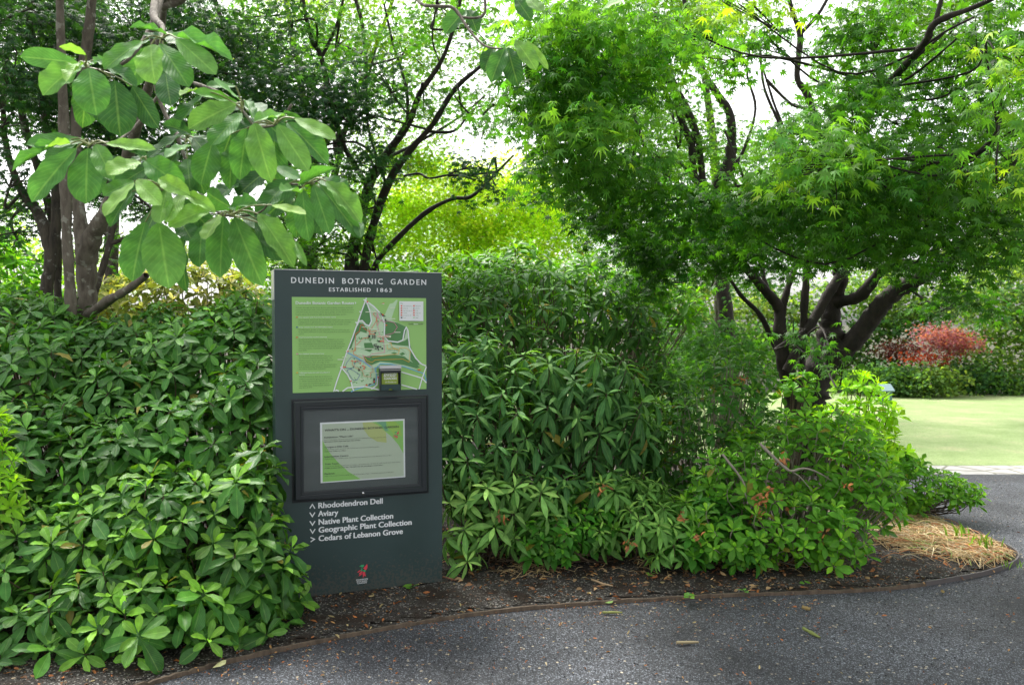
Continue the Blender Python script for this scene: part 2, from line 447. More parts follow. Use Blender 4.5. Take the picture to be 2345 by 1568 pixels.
# planting bed: gently mounded soil
bed_out = np.array([tuple(p) for p in edge_c] + back)
def inside(px, py, poly):
    c = np.zeros(px.shape, bool); n = len(poly)
    for i in range(n):
        x1, y1 = poly[i]; x2, y2 = poly[i - 1]
        with np.errstate(divide='ignore', invalid='ignore'):
            m = ((y1 > py) != (y2 > py)) & (px < (x2 - x1) * (py - y1) / (y2 - y1 + 1e-12) + x1)
        c ^= m
    return c
def edge_dist(px, py, poly):
    d = np.full(px.shape, 9.0)
    for i in range(len(poly)):
        a = poly[i - 1]; e = poly[i] - a; L = e @ e + 1e-12
        t = np.clip(((px - a[0]) * e[0] + (py - a[1]) * e[1]) / L, 0, 1)
        d = np.minimum(d, np.hypot(px - a[0] - t * e[0], py - a[1] - t * e[1]))
    return d
def bed_mesh():
    V = [(x, y, .004) for x, y in bed_out]; F = [tuple(range(len(V)))]
    gx = np.arange(-4.6, 4.2, .05); gy = np.arange(3.2, 10.5, .05)
    X, Y = np.meshgrid(gx, gy)
    X = X + rng.normal(0, .008, X.shape); Y = Y + rng.normal(0, .008, Y.shape)
    ins = inside(X, Y, bed_out); d = edge_dist(X, Y, bed_out)
    ok = ins & (d > .03)
    t = np.clip((d - 1.0) / 1.3, 0, 1)
    Z = .007 + .012 * np.clip(d / .3, 0, 1) + .09 * t * t * (3 - 2 * t) + rng.normal(0, .005, X.shape) * np.clip(d * 8, 0, 1)
    idx = -np.ones(X.shape, int); k = len(V)
    for i, j in zip(*np.nonzero(ok)):
        idx[i, j] = k; k += 1; V.append((X[i, j], Y[i, j], Z[i, j]))
    for i in range(X.shape[0] - 1):
        for j in range(X.shape[1] - 1):
            q = (idx[i, j], idx[i, j + 1], idx[i + 1, j + 1], idx[i + 1, j])
            if min(q) >= 0: F.append(q)
    return V, F
bv, bf = bed_mesh()
tag(mesh_obj('garden_bed', bv, bf, M['soil']), kind='structure')

# edging strips (timber on the left, steel round the tip)
def strip(name, c, w, z0, z1, m, label, jit=.0):
    c = np.array(c); t = nrm(np.gradient(c, axis=0)); nn = np.c_[-t[:, 1], t[:, 0]]
    V, F = [], []
    for i in range(len(c)):
        h = z1 + rng.normal(0, jit)
        a, b = c[i] + nn[i] * w * .5, c[i] - nn[i] * w * .5
        V += [(*a, z0), (*a, h), (*b, h + rng.normal(0, jit * .5)), (*b, z0)]
    for i in range(len(c) - 1):
        for k in range(3):
            F.append((i * 4 + k, i * 4 + k + 1, i * 4 + 4 + k + 1, i * 4 + 4 + k))
    F += [(0, 3, 2, 1), tuple(len(V) - 4 + k for k in range(4))]
    o = mesh_obj(name, V, F, m, smooth=False)
    return tag(o, label, 'edging')
M['timber'] = bark_mat('edging_timber', (.06, .043, .03), (.15, .11, .075), (.22, .17, .12), .7)
M['steel'] = flat('edging_steel', (.13, .115, .11), .5, .3)
k_split = 7 * 8 + 4
def densify(c, k):
    c = np.array(c); s = np.arange(len(c)); q = np.linspace(0, len(c) - 1, (len(c) - 1) * k + 1)
    return np.c_[np.interp(q, s, c[:, 0]), np.interp(q, s, c[:, 1])]
strip('timber_edging', densify(edge_c[:k_split + 1], 3), .015, -.02, .012, M['timber'], 'weathered brown timber edging strip between the dark gravel path and the soil', .0025)
strip('steel_edging', densify(edge_c[k_split:], 3) + np.array([0, .0]), .009, -.02, .022, M['steel'], 'thin grey steel edging strip curving round the tip of the bed by the straw', .001)

# ------------------------------------------------------------------ the sign
SL = np.array([-1.35560, 4.78726]); SR = np.array([-0.43005, 5.14352]); SZ0 = 0.0207; SH = 1.90
SW = float(np.hypot(*(SR - SL)))
su = np.array([*(SR - SL) / SW, 0.0]); sv = np.array([0, 0, -1.0]); swn = np.cross(sv, su) * 1.0
swn = np.array([su[1], -su[0], 0.0])            # outward, to the camera
SO = np.array([SL[0], SL[1], SZ0 + SH])          # top left corner of the face
def UV(sx, sy, w=0.0):
    """photograph pixel (4096 wide) -> (u, v) on the sign's face (plane raised by w)"""
    r = ray(sx / 1.74670, sy / 1.74670); c = np.array([0, 0, H0])
    o = SO + swn * w
    t = np.dot(o - c, swn) / np.dot(r, swn)
    p = c + r * t - o
    return np.array([p @ su, p @ sv])
def F3(u, v, w=0.0):
    return SO + su * u + sv * v + swn * w
class Flat:
    """flat art on the sign: polygons in (u,v) with own tiny height"""
    def __init__(s): s.V, s.F = [], []
    def poly(s, uv, w):
        k = len(s.V); s.V += [F3(a, b, w) for a, b in uv]; s.F.append(tuple(range(k, k + len(uv))))
    def mesh(s, vv, ff):
        k = len(s.V); s.V += list(vv); s.F += [tuple(i + k for i in f) for f in ff]
    def build(s, name, m, parent):
        return mesh_obj(name, s.V, s.F, m, parent, smooth=False)
def box_on(name, u0, v0, u1, v1, w0, w1, m, parent, bev=.0):
    V = [F3(u, v, w) for w in (w0, w1) for (u, v) in ((u0, v0), (u1, v0), (u1, v1), (u0, v1))]
    Fc = [(0, 1, 2, 3), (4, 7, 6, 5), (0, 4, 5, 1), (1, 5, 6, 2), (2, 6, 7, 3), (3, 7, 4, 0)]
    o = mesh_obj(name, V, Fc, m, parent, smooth=False)
    if bev:
        b = o.modifiers.new('bevel', 'BEVEL'); b.width = bev; b.segments = 2
    return o
_tc = {}
def glyphs(text, bold=0.0, space=1.0):
    key = (text, bold, space)
    if key in _tc: return _tc[key]
    c = bpy.data.curves.new('t', 'FONT'); c.body = text; c.size = 1; c.offset = bold; c.space_character = space
    c.resolution_u = 3; c.dimensions = '2D'; c.fill_mode = 'FRONT'
    o = bpy.data.objects.new('t', c); COL.objects.link(o)
    dg = bpy.context.evaluated_depsgraph_get(); dg.update()
    me = o.evaluated_get(dg).to_mesh()
    V = np.array([v.co[:2] for v in me.vertices]); Fc = [tuple(p.vertices) for p in me.polygons]
    o.evaluated_get(dg).to_mesh_clear()
    bpy.data.objects.remove(o); bpy.data.curves.remove(c)
    _tc[key] = (V, Fc)
    return V, Fc
CAP = 0.72
def text_on(fl, text, p0, p1, cap, w, bold=0.0, space=1.0, conv=None):
    """p0/p1: photo pixels of the baseline's ends, cap: cap height in photo px"""
    a = conv(*p0) if conv else UV(*p0); b = conv(*p1) if conv else UV(*p1)
    V, Fc = glyphs(text, 0.0, space)
    if len(V) == 0: return
    x0, x1 = V[:, 0].min(), V[:, 0].max()
    d = b - a; L = np.linalg.norm(d); d = d / L
    nn = np.array([d[1], -d[0]])
    if nn[1] > 0: nn = -nn
    sx = L / (x1 - x0)
    hh = abs(cap) / 1232.0 * SH * (1232. / 1275.)
    sy = hh / CAP
    ex = bold * .62                       # heavier strokes: copies a hair apart
    for k, (ox, oy) in enumerate([(0, 0)] if ex < .004 else [(-ex, -ex * .5), (ex, -ex * .5), (-ex, ex * .5), (ex, ex * .5)]):
        vv = []
        for x, y in V:
            q = a + d * ((x + ox - x0) * sx) + nn * ((y + oy) * sy)
            vv.append(F3(q[0], q[1], w + k * .00022))
        fl.mesh(vv, Fc)

M['sign_paint'] = None
def sign_paint():
    m, n, l, b = mat('dark_green_enamel')
    g = n.new('ShaderNodeNewGeometry')
    no = n.new('ShaderNodeTexNoise'); no.inputs['Scale'].default_value = 3; no.inputs['Detail'].default_value = 8
    l.new(g.outputs['Position'], no.inputs['Vector'])
    r = ramp(n, [(.3, (.026, .052, .050)), (.7, (.034, .064, .064))]); l.new(no.outputs[0], r.inputs[0])
    sp = n.new('ShaderNodeSeparateXYZ'); l.new(g.outputs['Position'], sp.inputs[0])
    d1 = n.new('ShaderNodeTexNoise'); d1.inputs['Scale'].default_value = 70; d1.inputs['Detail'].default_value = 4; l.new(g.outputs['Position'], d1.inputs['Vector'])
    hz = n.new('ShaderNodeMapRange'); l.new(sp.outputs[2], hz.inputs[0]); hz.inputs[1].default_value = .02; hz.inputs[2].default_value = .30; hz.inputs[3].default_value = .24; hz.inputs[4].default_value = -.06
    ad = n.new('ShaderNodeMath'); ad.operation = 'ADD'; l.new(d1.outputs[0], ad.inputs[0]); l.new(hz.outputs[0], ad.inputs[1])
    th = n.new('ShaderNodeMapRange'); l.new(ad.outputs[0], th.inputs[0]); th.inputs[1].default_value = .62; th.inputs[2].default_value = .72; th.inputs[4].default_value = .55
    dm = n.new('ShaderNodeMix'); dm.data_type = 'RGBA'; l.new(th.outputs[0], dm.inputs[0]); l.new(r.outputs[0], dm.inputs[6]); dm.inputs[7].default_value = (.085, .080, .068, 1)
    l.new(dm.outputs[2], b.inputs['Base Color'])
    rr = n.new('ShaderNodeMapRange'); l.new(no.outputs[0], rr.inputs[0]); rr.inputs[3].default_value = .28; rr.inputs[4].default_value = .5
    l.new(rr.outputs[0], b.inputs['Roughness'])
    b.inputs['Coat Weight'].default_value = .15
    return m
M['sign_paint'] = sign_paint()
M['white'] = flat('white_vinyl', (.86, .88, .90), .45)
M['black_alu'] = flat('black_aluminium', (.020, .026, .030), .28)
M['alu_and_highlight'] = flat('aluminium_and_highlight', (.62, .62, .64), .3, .5)  # metal of the leaflet box lid, also the board's painted edge highlights
M['case_back'] = flat('pinboard', (.070, .088, .088), .8)  # board tone lightened, the reflective haze of the glass put into its colour
M['chrome'] = flat('lock_metal', (.6, .6, .6), .25, 1)

sign = thing('sign_board', F3(SW / 2, SH + SZ0, -.08), 'tall dark green information board with white lettering, a map and a notice case', 'sign')
TH = .16
body = box_on('panel', 0, 0, SW, SH, -TH, 0, M['sign_paint'], sign, .003)
# edge highlight along the top, painted as a thin bright strip
box_on('top_highlight', 0.0, -.004, SW, -.0005, -TH + .002, .0015, M['alu_and_highlight'], sign)
vtop = UV(1084, 1200)[1]
box_on('side_highlight', -.0035, 0.0, -.0006, UV(1096, 1198)[1], -TH, -.004, M['alu_and_highlight'], sign)  # lit upper stretch of the side face, painted as a bright strip
box_on('foot', SW - .165, SH + .001, SW - .012, SH + SZ0 + .03, -TH + .01, -.035, M['black_alu'], sign)
box_on('foot', .03, SH + .001, .18, SH + SZ0 + .03, -TH + .01, -.035, M['black_alu'], sign)
def c1(x, y): return UV(1080 + x / 2.904, 1060 + y / 2.904)
def c2(x, y): return UV(1080 + x / 1.8667, 1560 + y / 1.8667)
ti = Flat()
text_on(ti, "DUNEDIN", (247, 208), (742, 215), 23, .0012, .03, 1.35, c1)
text_on(ti, "BOTANIC", (840, 216), (1308, 223), 22.5, .0012, .03, 1.35, c1)
text_on(ti, "GARDEN", (1402, 224), (1812, 232), 22.5, .0012, .03, 1.35, c1)
text_on(ti, "ESTABLISHED", (686, 306), (1168, 310), 15.5, .0012, .032, 1.25, c1)
text_on(ti, "1863", (1242, 311), (1412, 314), 15.5, .0012, .032, 1.3, c1)
ti.build('title_lettering', M['white'], sign)
dl = Flat()
for t, a, b in (("Rhododendron Dell", (362, 880), (840, 844)), ("Aviary", (360, 941), (508, 930)), ("Native Plant Collection", (364, 1003), (918, 955)),
                ("Geographic Plant Collection", (364, 1062), (1056, 1002)), ("Cedars of Lebanon Grove", (364, 1125), (990, 1070))):
    text_on(dl, t, a, b, 22.5, .0012, .050, 1.0, c2)
dl.build('direction_lettering', M['white'], sign)
ar = Flat()
def stroke(fl, pts, width, w, conv=c2):
    P = [conv(*p) for p in pts]
    ribbon(fl, P, width, w)
def ribbon(fl, P, width, w):
    P = np.array(P); L, R = [], []
    for i in range(len(P)):
        a = P[i] - P[i - 1] if i else P[1] - P[0]
        b = P[i + 1] - P[i] if i < len(P) - 1 else a
        a = a / (np.linalg.norm(a) + 1e-9); b = b / (np.linalg.norm(b) + 1e-9)
        t = a + b
        if np.linalg.norm(t) < .3: t = a
        t = t / np.linalg.norm(t)
        nn = np.array([-t[1], t[0]]); k = 1 / max(.5, abs(nn @ np.array([-a[1], a[0]])))
        L.append(P[i] + nn * width * .5 * k); R.append(P[i] - nn * width * .5 * k)
    k0 = len(fl.V)
    for a, b in zip(L, R): fl.V += [F3(*a, w), F3(*b, w)]
    for i in range(len(P) - 1): fl.F.append((k0 + 2 * i, k0 + 2 * i + 1, k0 + 2 * i + 3, k0 + 2 * i + 2))
for kk, (x, y) in enumerate(((316, 866), (316, 927), (317, 991), (318, 1050))):
    s = -1 if kk == 0 else 1
    stroke(ar, [(x - 19, y - 15 * s), (x, y + 15 * s), (x + 19, y - 16 * s)], .0062, .0012)
stroke(ar, [(302, 1097), (332, 1111), (303, 1131)], .0062, .0012)
ar.build('direction_arrows', M['white'], sign)

# emblem at the foot
def ce(x, y): return UV(1380 + x / 10.45, 2230 + y / 10.45)
M['red'] = flat('red_vinyl', (.75, .06, .09), .45)
M['emb_green'] = flat('green_vinyl', (.05, .42, .16), .45)
def place_emblem(par, conv, w):
    fr = Flat(); fg = Flat()
    red = [[(770, 430), (830, 350), (890, 290), (915, 235), (938, 320), (935, 400), (910, 465), (870, 505), (820, 480)],
           [(650, 495), (600, 520), (540, 565), (505, 600), (560, 605), (610, 570), (655, 525)],
           [(735, 545), (680, 560), (610, 620), (570, 680), (630, 670), (690, 640), (735, 590)],
           [(715, 640), (650, 660), (600, 710), (560, 765), (620, 740), (680, 700), (720, 650)],
           [(760, 575), (725, 640), (745, 720), (745, 835), (790, 760), (800, 735), (880, 775), (850, 680), (835, 585)]]
    grn = [[(600, 370), (610, 330), (650, 315), (700, 275), (720, 300), (765, 270), (800, 315), (770, 360), (700, 385), (650, 350)],
           [(690, 410), (705, 460), (735, 500), (690, 540), (655, 560), (650, 530), (680, 490), (675, 440)],
           [(750, 500), (780, 520), (830, 485), (862, 520), (850, 570), (820, 582), (780, 560), (748, 550)],
           [(725, 390), (745, 385), (762, 440), (750, 450)]]
    for j, p in enumerate(red): fr.poly([conv(*q) for q in p], w + j * .0001)
    for j, p in enumerate(grn): fg.poly([conv(*q) for q in p], w + .0006 + j * .0001)
    a = fr.build('emblem_flower', M['red'], par); b = fg.build('emblem_stalk', M['emb_green'], par)
place_emblem(sign, ce, .0012)
et = Flat()
text_on(et, "DUNEDIN", (475, 950), (950, 893), 5.6, .0012, .03, 1.05, ce)
text_on(et, "BOTANIC", (495, 1022), (930, 972), 5.6, .0012, .03, 1.05, ce)
text_on(et, "GARDEN", (510, 1092), (905, 1045), 5.6, .0012, .03, 1.05, ce)
et.build('emblem_lettering', M['white'], sign)

# map panel
MC = {'base': (.33, .61, .18), 'dgreen': (.095, .27, .085), 'lgreen': (.53, .74, .48), 'white': (.85, .88, .89), 'river': (.20, .50, .72),
      'red': (.80, .10, .05), 'pink': (.80, .22, .45), 'orange': (.85, .45, .05), 'blue': (.03, .06, .35), 'salmon': (.75, .22, .10), 'black': (.02, .025, .025),
      'text': (.09, .19, .06), 'lwhite': (.72, .80, .62), 'midg': (.16, .38, .13)}
MM = {k: flat('map_' + k, v, .35) for k, v in MC.items()}
mpo = Flat(); mpo.poly([c1(253, 370), c1(1812, 385), c1(1816, 1438), c1(263, 1485)], .0016)
class Multi:
    def __init__(s): s.V, s.F, s.m, s.mats = [], [], [], []
    def add(s, f, m):
        if m not in s.mats: s.mats.append(m)
        k = len(s.V); s.V += f.V; s.F += [tuple(i + k for i in q) for q in f.F]; s.m += [s.mats.index(m)] * len(f.F)
    def build(s, name, parent): return mesh_obj(name, s.V, s.F, s.mats, parent, smooth=False, matidx=s.m)
mapm = Multi(); mapm.add(mpo, MM['base'])
def art(name, polys, m, w, step=.00008):
    f = Flat()
    for j, p in enumerate(polys): f.poly([c1(*q) for q in p], w + j * step)
    mapm.add(f, m)
def lines(name, ls, width, m, w):
    f = Flat()
    for j, p in enumerate(ls): ribbon(f, [c1(*q) for q in p], width, w + j * .00008)
    mapm.add(f, m)
art('map_open_ground', [[(1120, 410), (1210, 470), (1290, 560), (1420, 640), (1590, 720), (1610, 850), (1650, 1000), (1750, 1150), (1700, 1210), (1560, 1180), (1450, 1150), (1300, 1140), (1240, 1180), (1215, 1390), (960, 1408), (930, 1290), (850, 1190), (900, 1000), (960, 850), (1030, 640)],
     [(1470, 400), (1482, 412), (1410, 620), (1320, 600), (1390, 450), (1430, 440)]], MM['lgreen'], .0020)
art('map_forest', [[(1110, 440), (1140, 490), (1170, 600), (1165, 690), (1130, 700), (1080, 650), (1040, 640), (1060, 560)],
     [(1340, 640), (1480, 670), (1590, 722), (1560, 850), (1500, 885), (1400, 885), (1340, 860), (1320, 760)],
     [(1080, 1060), (1200, 1050), (1320, 1050), (1450, 1040), (1560, 1060), (1620, 1110), (1740, 1180), (1700, 1200), (1560, 1160), (1400, 1130), (1280, 1120), (1180, 1160), (1110, 1130)],
     [(1030, 670), (1080, 680), (1130, 740), (1120, 790), (1050, 770), (990, 830), (945, 960), (905, 985), (960, 830)],
     [(1615, 880), (1650, 1000), (1740, 1160), (1690, 1165), (1630, 1100), (1630, 980)],
     [(1090, 905), (1180, 900), (1205, 960), (1160, 1010), (1100, 985)],
     [(1370, 880), (1480, 905), (1560, 880), (1600, 850), (1615, 940), (1500, 930), (1420, 920)],
     [(1400, 1020), (1440, 1010), (1475, 1020), (1450, 1035)], [(1500, 1030), (1540, 1010), (1570, 1030), (1530, 1050)]], MM['dgreen'], .0032)
rs = random.Random(5)
dots = []
for _ in range(70):
    x, y = rs.choice([(rs.uniform(960, 1200), rs.uniform(1270, 1390)), (rs.uniform(880, 1180), rs.uniform(1080, 1290)), (rs.uniform(1000, 1200), rs.uniform(840, 880)), (rs.uniform(1240, 1310), rs.uniform(640, 900))])
    r = rs.uniform(4, 9)
    dots.append([(x + r * math.cos(a), y + r * math.sin(a)) for a in np.linspace(0, 6.28, 7)[:-1]])
art('map_trees', dots, MM['midg'], .0042, .00001)
lines('map_river', [[(885, 1005), (1000, 1070), (1100, 1130), (1160, 1180), (1220, 1195), (1238, 1300), (1210, 1385), (1140, 1402)],
      [(1228, 1200), (1280, 1145), (1400, 1150), (1560, 1180), (1700, 1230), (1790, 1260), (1814, 1345)], [(940, 1470), (1000, 1440), (1090, 1415)]], .0058, MM['river'], .0050)
lines('map_roads', [[(1118, 380), (1040, 600), (960, 830), (890, 1010), (830, 1190), (770, 1360), (738, 1468)],
      [(1108, 415), (1200, 480), (1290, 570), (1330, 680), (1325, 830), (1370, 880), (1480, 895), (1540, 870), (1560, 760), (1580, 722), (1600, 760), (1620, 960), (1690, 1080), (1760, 1150), (1812, 1170)],
      [(1120, 430), (1160, 540), (1175, 650), (1150, 705), (1110, 690), (1070, 645), (1030, 650), (1012, 700)],
      [(830, 1190), (900, 1270), (940, 1350), (955, 1420), (972, 1462)], [(840, 1465), (900, 1422), (1100, 1407), (1240, 1440), (1278, 1450)],
      [(1175, 1440), (1240, 1390), (1250, 1300), (1275, 1260)], [(1523, 1240), (1760, 1310), (1814, 1365)], [(1812, 1180), (1765, 1310), (1728, 1440)],
      [(1523, 1388), (1705, 1440)], [(755, 1460), (770, 1450), (800, 1462)], [(1085, 400), (1140, 440)], [(1036, 540), (1060, 550)], [(990, 662), (1020, 680)], [(812, 1185), (850, 1190)], [(880, 995), (905, 1005)]], .0072, MM['white'], .0058)
lines('map_paths', [[(1150, 480), (1230, 560), (1330, 600)], [(1080, 840), (1160, 870), (1180, 960), (1300, 1000)], [(1350, 760), (1450, 800), (1500, 760)], [(1340, 860), (1450, 850), (1480, 830)],
      [(1100, 900), (1150, 940), (1050, 980)], [(1500, 960), (1560, 1000), (1590, 1050)], [(1350, 1010), (1400, 960), (1480, 970)], [(980, 1140), (1060, 1240), (1060, 1330)]], .0009, MM['dgreen'], .0072)
lines('map_red_route', [[(1228, 540), (1195, 570), (1235, 610), (1235, 645), (1200, 700), (1150, 775), (1090, 735), (1075, 690), (1050, 700), (1035, 770), (990, 800), (990, 920), (990, 990), (965, 1000), (970, 1035), (1075, 1085)],
      [(1000, 930), (1080, 850), (1140, 840), (1150, 800), (1210, 800), (1215, 850)], [(1150, 775), (1240, 765)], [(1140, 730), (1155, 795), (1215, 805)], [(1238, 610), (1242, 700)]], .0026, MM['red'], .0080)
lines('map_pink_route', [[(1235, 540), (1262, 620), (1320, 660), (1370, 650), (1440, 670), (1475, 720), (1430, 790), (1330, 815)], [(1285, 640), (1245, 700), (1270, 810), (1315, 860), (1330, 1010), (1180, 1030), (1150, 1070), (1072, 1045), (1110, 1130)], [(1240, 545), (1245, 610), (1262, 600)]], .0026, MM['pink'], .0088)
lines('map_orange_route', [[(1085, 1060), (1125, 1110), (1180, 1130), (1220, 1100), (1400, 1095), (1540, 1090), (1610, 1125), (1625, 1000), (1580, 960), (1500, 960), (1490, 1030), (1380, 1040), (1180, 1070)],
      [(1350, 930), (1400, 900), (1415, 950), (1505, 995)], [(1355, 935), (1360, 970), (1480, 975)], [(930, 1000), (985, 985), (975, 955)]], .0024, MM['orange'], .0094)
lines('map_blue_route', [[(870, 1185), (890, 1130), (940, 1065), (1010, 1090), (1060, 1120)], [(870, 1190), (930, 1200), (970, 1190), (980, 1130), (1040, 1115)], [(930, 1200), (1042, 1272), (1010, 1330), (960, 1335), (890, 1220), (932, 1202)]], .0022, MM['blue'], .0100)
lines('map_salmon_route', [[(1060, 1115), (960, 1112), (950, 1150), (990, 1190), (1070, 1220), (1090, 1290), (1165, 1295), (1160, 1250), (1195, 1240), (1180, 1170), (1100, 1118)]], .0022, MM['salmon'], .0104)
def rct(x, y, w, h): return [(x, y), (x + w, y), (x + w, y + h), (x, y + h)]
art('map_buildings', [rct(1138, 812, 22, 28), rct(1185, 812, 12, 40), rct(1208, 812, 12, 42), rct(1208, 782, 20, 14), rct(1332, 625, 14, 28), [(1268, 545), (1345, 600), (1300, 592)],
     rct(1200, 915, 40, 10), rct(1200, 915, 10, 26), rct(1212, 935, 50, 16), rct(1240, 935, 16, 36), rct(1215, 965, 18, 10), rct(1265, 940, 24, 14), rct(1292, 958, 18, 20), rct(1250, 972, 12, 16),
     rct(1250, 876, 34, 16), rct(946, 965, 12, 18), rct(1040, 1180, 16, 14), rct(1020, 1205, 20, 24), rct(1196, 1310, 18, 60), [(1135, 1400), (1150, 1375), (1190, 1372), (1160, 1385)]], MM['black'], .0112, .00003)
art('map_key_box', [[(1497, 420), (1776, 423), (1776, 650), (1497, 646)]], MM['white'], .0112)
lab = [rct(1105, 540, 130, 10), rct(1350, 618, 100, 10), rct(1390, 492, 60, 8), rct(1155, 738, 92, 10), rct(1235, 762, 60, 8), rct(1030, 868, 50, 8), rct(990, 938, 58, 18), rct(1090, 966, 110, 10),
       rct(1170, 1038, 130, 10), rct(1420, 942, 90, 10), rct(1440, 775, 70, 10), rct(1290, 912, 90, 9), rct(780, 1090, 90, 10), rct(835, 1064, 60, 8), rct(1060, 715, 50, 8), rct(1240, 818, 160, 22), rct(980, 1160, 60, 8), rct(1130, 1185, 80, 8), rct(1100, 1226, 60, 8), rct(1210, 1248, 60, 8), rct(1040, 1316, 60, 8), rct(1005, 1028, 60, 8)]
art('map_labels', lab, MM['lwhite'], .0118, .00003)
reds = [rct(1120, 418, 16, 16), rct(1296, 568, 18, 14), rct(1338, 690, 16, 14), rct(1274, 876, 22, 14), rct(1300, 876, 14, 14), rct(1302, 850, 16, 10), rct(892, 994, 18, 14), rct(938, 1104, 18, 12), rct(976, 1112, 20, 12), rct(1036, 1132, 16, 16),
        rct(1066, 1162, 18, 14), rct(1084, 1172, 20, 12), rct(1080, 1192, 16, 18), rct(842, 1176, 36, 12), rct(926, 1338, 18, 14), rct(1106, 1384, 20, 14), rct(1242, 1294, 16, 14), rct(1196, 1342, 18, 16), rct(1710, 1208, 34, 14), [(1280, 447), (1322, 438), (1322, 448)]]
for i in range(5): reds += [rct(1513, 466 + i * 27, 17, 15)]
for i in (0, 2, 3, 4): reds += [rct(1657, 466 + i * 27, 17, 15)]
reds += [rct(300, 599, 19, 12)]
art('map_symbols', reds, MM['red'], .0126, .00003)
art('route_swatches_blue', [rct(300, 716, 19, 12)], MM['blue'], .0126)
art('route_swatches_red', [rct(301, 832, 19, 12)], MM['red'], .0130)
art('route_swatches_pink', [rct(303, 1024, 19, 12)], MM['pink'], .0126)
art('route_swatches_orange', [rct(303, 1242, 20, 12)], MM['orange'], .0126)
art('map_key_marks', [rct(1514, 602, 17, 15), rct(1660, 497, 10, 12), rct(1604, 684, 58, 5), rct(1714, 684, 58, 5)], MM['black'], .0126)
art('map_key_open', [rct(1657, 602, 17, 15)], MM['lgreen'], .0126)
art('map_scale', [rct(1662, 684, 52, 5), [(1284, 451), (1322, 449), (1322, 457)]], MM['white'], .0132)
mt = Flat()
text_on(mt, "Dunedin Botanic Garden Routes", (296, 455), (972, 457), 11.5, .0112, .03, 1.0, c1)
mt.poly([c1(984, 426), c1(999, 441), c1(984, 456)], .0112)
heads = [("One minute's walk from the information centre", 328, 762, 614), ("A few minutes from the information centre", 330, 722, 729), ("Travel around the world in one hour", 330, 660, 845),
         ("New Zealand return in one hour", 332, 628, 1036), ("Cultivated beds and wild woodland in", 334, 690, 1254), ("one hour", 334, 402, 1278)]
for t, x0, x1, y in heads: text_on(mt, t, (x0, y), (x1, y - 4), 4.6, .0112, .012, 1.0, c1)
mapm.add(mt, MM['white'])
bt = Flat()
body_lines = [("Wander through the flat lower garden with its glossy camellias, perfumed", 296, 958, 500), ("roses and specimen trees. Follow the paths up the hill to explore the more", 296, 970, 526),
 ("secluded nooks and crannies of the upper garden, or visit the busy aviary.", 297, 970, 552), ("It takes about 15 minutes to walk up the hill to the upper garden.", 297, 886, 578),
 ("Just a minute away from the information centre you can choose from", 328, 974, 642), ("a playground or glasshouse, herb garden or duck pond, amongst", 328, 938, 667), ("others. Follow the route marked on the map for a longer circuit.", 328, 912, 692),
 ("The flat lower garden is fully accessible. You can reach any one", 330, 918, 757), ("of the plant collections in just a few minutes from the information", 330, 928, 782), ("centre.", 330, 392, 807),
 ("See parrots from Australia and New Zealand in the aviary.", 331, 858, 871), ("The Geographic Plant Collection and arboretum display", 331, 850, 896), ("wild plant species from every continent except Antarctica.", 331, 870, 921),
 ("This circuit includes an unmarked route through the grassy", 331, 866, 947), ("arboretum and a woodchip track through the bush of", 332, 830, 972), ("Fern Gully.", 332, 426, 998),
 ("As you travel up the slope you'll visit two of", 333, 724, 1062), ("the Garden's newest developments - the", 333, 717, 1087), ("Mediterranean Garden and the Cedars of", 333, 727, 1113), ("Lebanon Grove. Skim the edge of the", 333, 686, 1138),
 ("Rhododendron Dell, then see the unique plants", 334, 774, 1163), ("that evolved in New Zealand, displayed in the", 334, 760, 1188), ("the hilltop Native Plant Collection.", 334, 648, 1213),
 ("The Rhododendron Dell sits on the toe of", 336, 714, 1303), ("a hill surrounded by native forest. In spring", 336, 722, 1329), ("it's ablaze with beautiful blooms. But you", 336, 712, 1354), ("can enjoy this woodland garden in a", 336, 680, 1380),
 ("naturalistic New Zealand bush setting at", 337, 704, 1405), ("any time of year.", 337, 490, 1430)]
for t, x0, x1, y in body_lines: text_on(bt, t, (x0, y), (x1, y - max(0, (y - 600) * .012)), 4.5, .0112, .006, 1.0, c1)
for t, x0, x1, y, cc in (("Key", 1512, 1538, 450, 4.5), ("Duck Feeding Area", 1542, 1645, 480, 3), ("Entrances", 1542, 1596, 507, 3), ("Information Centre", 1542, 1645, 534, 3), ("Car Park", 1542, 1588, 561, 3), ("Drinking Fountain", 1542, 1634, 588, 3), ("Forest", 1542, 1572, 615, 3),
      ("Bandstand", 1686, 1744, 480, 3), ("Bus Stop", 1686, 1730, 507, 3), ("Cafe", 1686, 1712, 534, 3), ("Playground", 1686, 1746, 561, 3), ("Toilets", 1686, 1718, 588, 3), ("Open", 1686, 1716, 615, 3), ("upper garden", 1370, 1488, 992, 4.5), ("0   50   100   150m", 1602, 1794, 680, 2.4)):
    text_on(bt, t, (x0, y), (x1, y), cc, .0136, .0, 1.0, c1)
mapm.add(bt, MM['text'])
yt = Flat(); text_on(yt, "You are here", (1242, 836), (1378, 836), 6, .0136, .01, 1.0, c1)
mapm.add(yt, MM['red'])
mapm.build('map_panel', sign)
